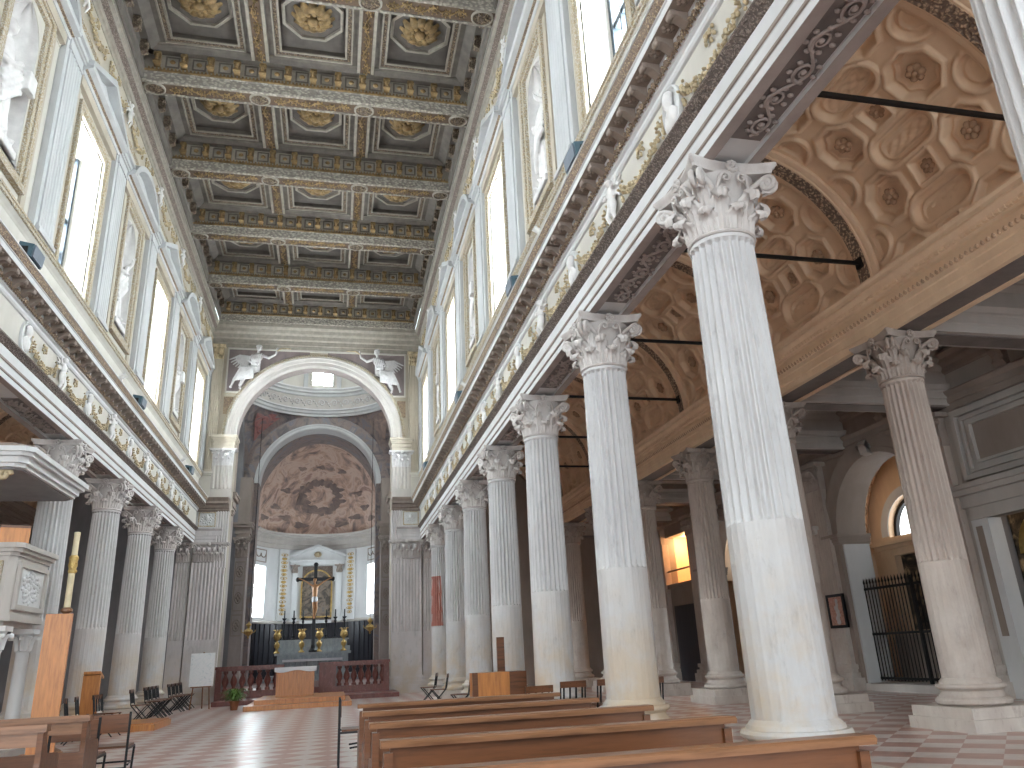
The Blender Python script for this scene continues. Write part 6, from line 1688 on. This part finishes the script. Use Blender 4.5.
for i, (s, y, lab) in enumerate(((-1,12.55,'slate blue floodlight on the left cornice nearest the upper left corner'),(-1,20.3,'slate blue floodlight on the left cornice beside the second window'),(-1,27.9,'slate blue floodlight on the left cornice closest to the far pier'),
                              (1,8.6,'slate blue floodlight under the nearest right window'),(1,12.6,'slate blue floodlight on the right cornice below the second window'),(1,19.2,'slate blue floodlight on the right cornice below the third window'),(1,27.0,'small slate blue floodlight at the far end of the right cornice'))):
    o = fl0 if i == 0 else copy_tree(fl0); place(o, (sx(s,.30), y, 7.64), pi if s > 0 else 0, lab, 'floodlights on the cornices')
sp0 = spotlight()
for i, (s, y, lab) in enumerate(((-1,18.4,'small white spotlight on the left cornice, nearer of two'),(-1,26.4,'small white spotlight on the left cornice, farther of two'),(1,10.6,'small white spotlight on the right cornice, nearer of two'),(1,18.2,'small white spotlight on the right cornice, farther of two'))):
    o = sp0 if i == 0 else copy_tree(sp0); place(o, (sx(s,.34), y, 7.64), pi if s > 0 else 0, lab, 'white spotlights on the cornices')

# ================================================================== chapel fittings on the right
yc = 16.2
t = thing('iron_gate', 'tall black iron railing with spiked tops closing the chapel arch', 'gate', (XW+.42, yc, .16), 0)
for i in range(30):
    y = -1.72+3.44*i/29
    m = MB(); m.bar((0,y,.05),(0,y,2.36),.015,6); m.lathe([(.004,2.34),(.03,2.40),(.002,2.52)],6,(0,y,0)); m.build('bar', M['iron'], t, world=False)
for z in (.08, 1.12, 2.22): MB().box(-.02,.02,-1.74,1.74,z,z+.06).build('crossrail', M['iron'], t, world=False)
MB().box(-.03,.03,-.04,.04,0,2.45).build('gate_post', M['iron'], t, world=False)
t = thing('chapel_notice', 'small white notice hanging on the iron chapel railing', 'sign', (XW+.38, 15.62, 1.55)); MB().box(-.01,.0,-.14,.14,-.20,.20).build('sheet', M['cloth'], t, world=False); MB().box(-.014,-.009,-.12,.10,-.06,.07).build('printed_panel', M['frame'], t, world=False)
t = thing('framed_icon', 'dark framed reddish picture hanging on the pier beside the chapel gate', 'picture', (XW-.185, 18.35, 1.92))
MB().box(-.02,.015,-.36,.36,-.42,.42).build('backing', M['iron'], t, world=False); m = MB()
for q in ((-.36,-.29,-.35,.35),(.29,.36,-.35,.35),(-.36,.36,-.42,-.35),(-.36,.36,.35,.42)): m.box(-.05,.0,q[0],q[1],q[2],q[3])
m.build('frame', M['black'], t, world=False); MB().box(-.028,-.02,-.29,.29,-.35,.35).build('print', M['icon'], t, world=False)
m = MB()
for q in range(7): m.ball((-.027, -.02+.03*sin(q*2), -.27+.085*q), (.006,.09-.03*(q>4),.07), 7, 5)
m.build('printed_figure', M['statuegrey'], t, 1, world=False)
t = thing('chapel_altarpiece', 'dark painting with a pale figure in a brown stone frame inside the chapel', 'altarpiece', (CH[0]-.03, CH[1]-.35, .17))
MB().box(-.02,.02,-1.0,1.0,1.2,3.1).build('canvas', M['chapelpaint'], t, world=False)
for e in (-1,1):
    a, b = sorted((e*1.0, e*1.38)); MB().box(-.22,.02,a,b,1.1,3.1).build('side_pilaster', M['tan'], t, world=False)
m = MB(); m.box(-.24,.02,-1.5,1.5,3.1,3.28); m.box(-.32,.02,-1.6,1.6,3.28,3.38); m.box(-.40,.02,-1.7,1.7,3.38,3.48); m.build('cornice', M['tan'], t, world=False)
MB().box(-.55,.02,-1.2,1.2,0,1.1).build('altar_table', M['drab'], t, world=False)
m = MB(); m.ball((-.03,.20,2.70),(.02,.12,.16),10,7); m.ball((-.03,.18,2.30),(.02,.26,.34),10,8); m.ball((-.03,-.12,2.02),(.02,.32,.16),10,8); m.build('painted_figure', M['statuegrey'], t, 1, world=False)
yd = 11.85
t = thing('doorway_altarpiece', 'dark painting in a gilded arched frame seen through the doorway at right', 'altarpiece', (XW+1.55, 13.50, 0), pi/2)
MB().box(0,.05,-1.5,.62,.4,4.3).build('canvas', M['chapelpaint'], t, world=False)
m = MB(); rings = []
for i in range(21): a = pi*i/20; rings.append([(dx, -.4+r*cos(a), 2.75+r*sin(a)) for r, dx in ((.82,0),(.82,-.10),(.96,-.12),(.98,0))])
m.loop_strip(rings, False, False); m.build('gilded_arch', M['gold'], t, .8, world=False)
m = MB(); rnd = random.Random(9)
for i in range(40): m.ball((-.03, rnd.uniform(-1.3,.4), rnd.uniform(1.0,3.3)), (.03,rnd.uniform(.05,.12),rnd.uniform(.05,.13)), 7, 5)
m.build('gilded_carving', M['gold'], t, 1, world=False)
t = thing('door_railing', 'thin black iron post and rail in the doorway at the right edge', 'railing', (XW+.25, yd+.75, 0))
MB().bar((0,0,0),(0,0,2.45),.025).build('post', M['iron'], t, 1, world=False); m = MB(); m.lathe([(.02,2.4),(.05,2.48),(.03,2.54),(.05,2.6),(.01,2.72)],10); m.build('finial', M['iron'], t, .8, world=False); MB().bar((0,0,1.2),(0,-1.5,1.2),.02).build('rail', M['iron'], t, 1, world=False)
for i, (k, x) in enumerate(((5, XW),)):   # a lamplit doorway further down
    pass
m = MB(); m.box(XW+.25, 17, yd-2.0, yd-1.85, 0, 5); m.box(XW+.25, 17, yd+1.72, yd+1.79, 0, 5); m.box(XW+3.9, XW+4.0, yd-2, yd+2, 0, 5); m.box(XW+.25, 17, yd-2, yd+1.75, 4.6, 4.7); o = m.build('wall_chapel', M['darkwall']); o['kind'] = 'structure'
lamp = bpy.data.lights.new('chapel_lamp', 'POINT'); lamp.energy = 14; lamp.color = (1,.72,.45); lamp.shadow_soft_size = .15
lo = bpy.data.objects.new('chapel_lamp', lamp); COL.objects.link(lo); lo.location = (XW+1.6, yd, 4.3)
lamp2 = bpy.data.lights.new('chapel_lamp', 'POINT'); lamp2.energy = 70; lamp2.color = (1,.6,.28); lamp2.shadow_soft_size = .15
lo = bpy.data.objects.new('chapel_lamp', lamp2); COL.objects.link(lo); lo.location = (XW+.8, 28.6, 5.1)
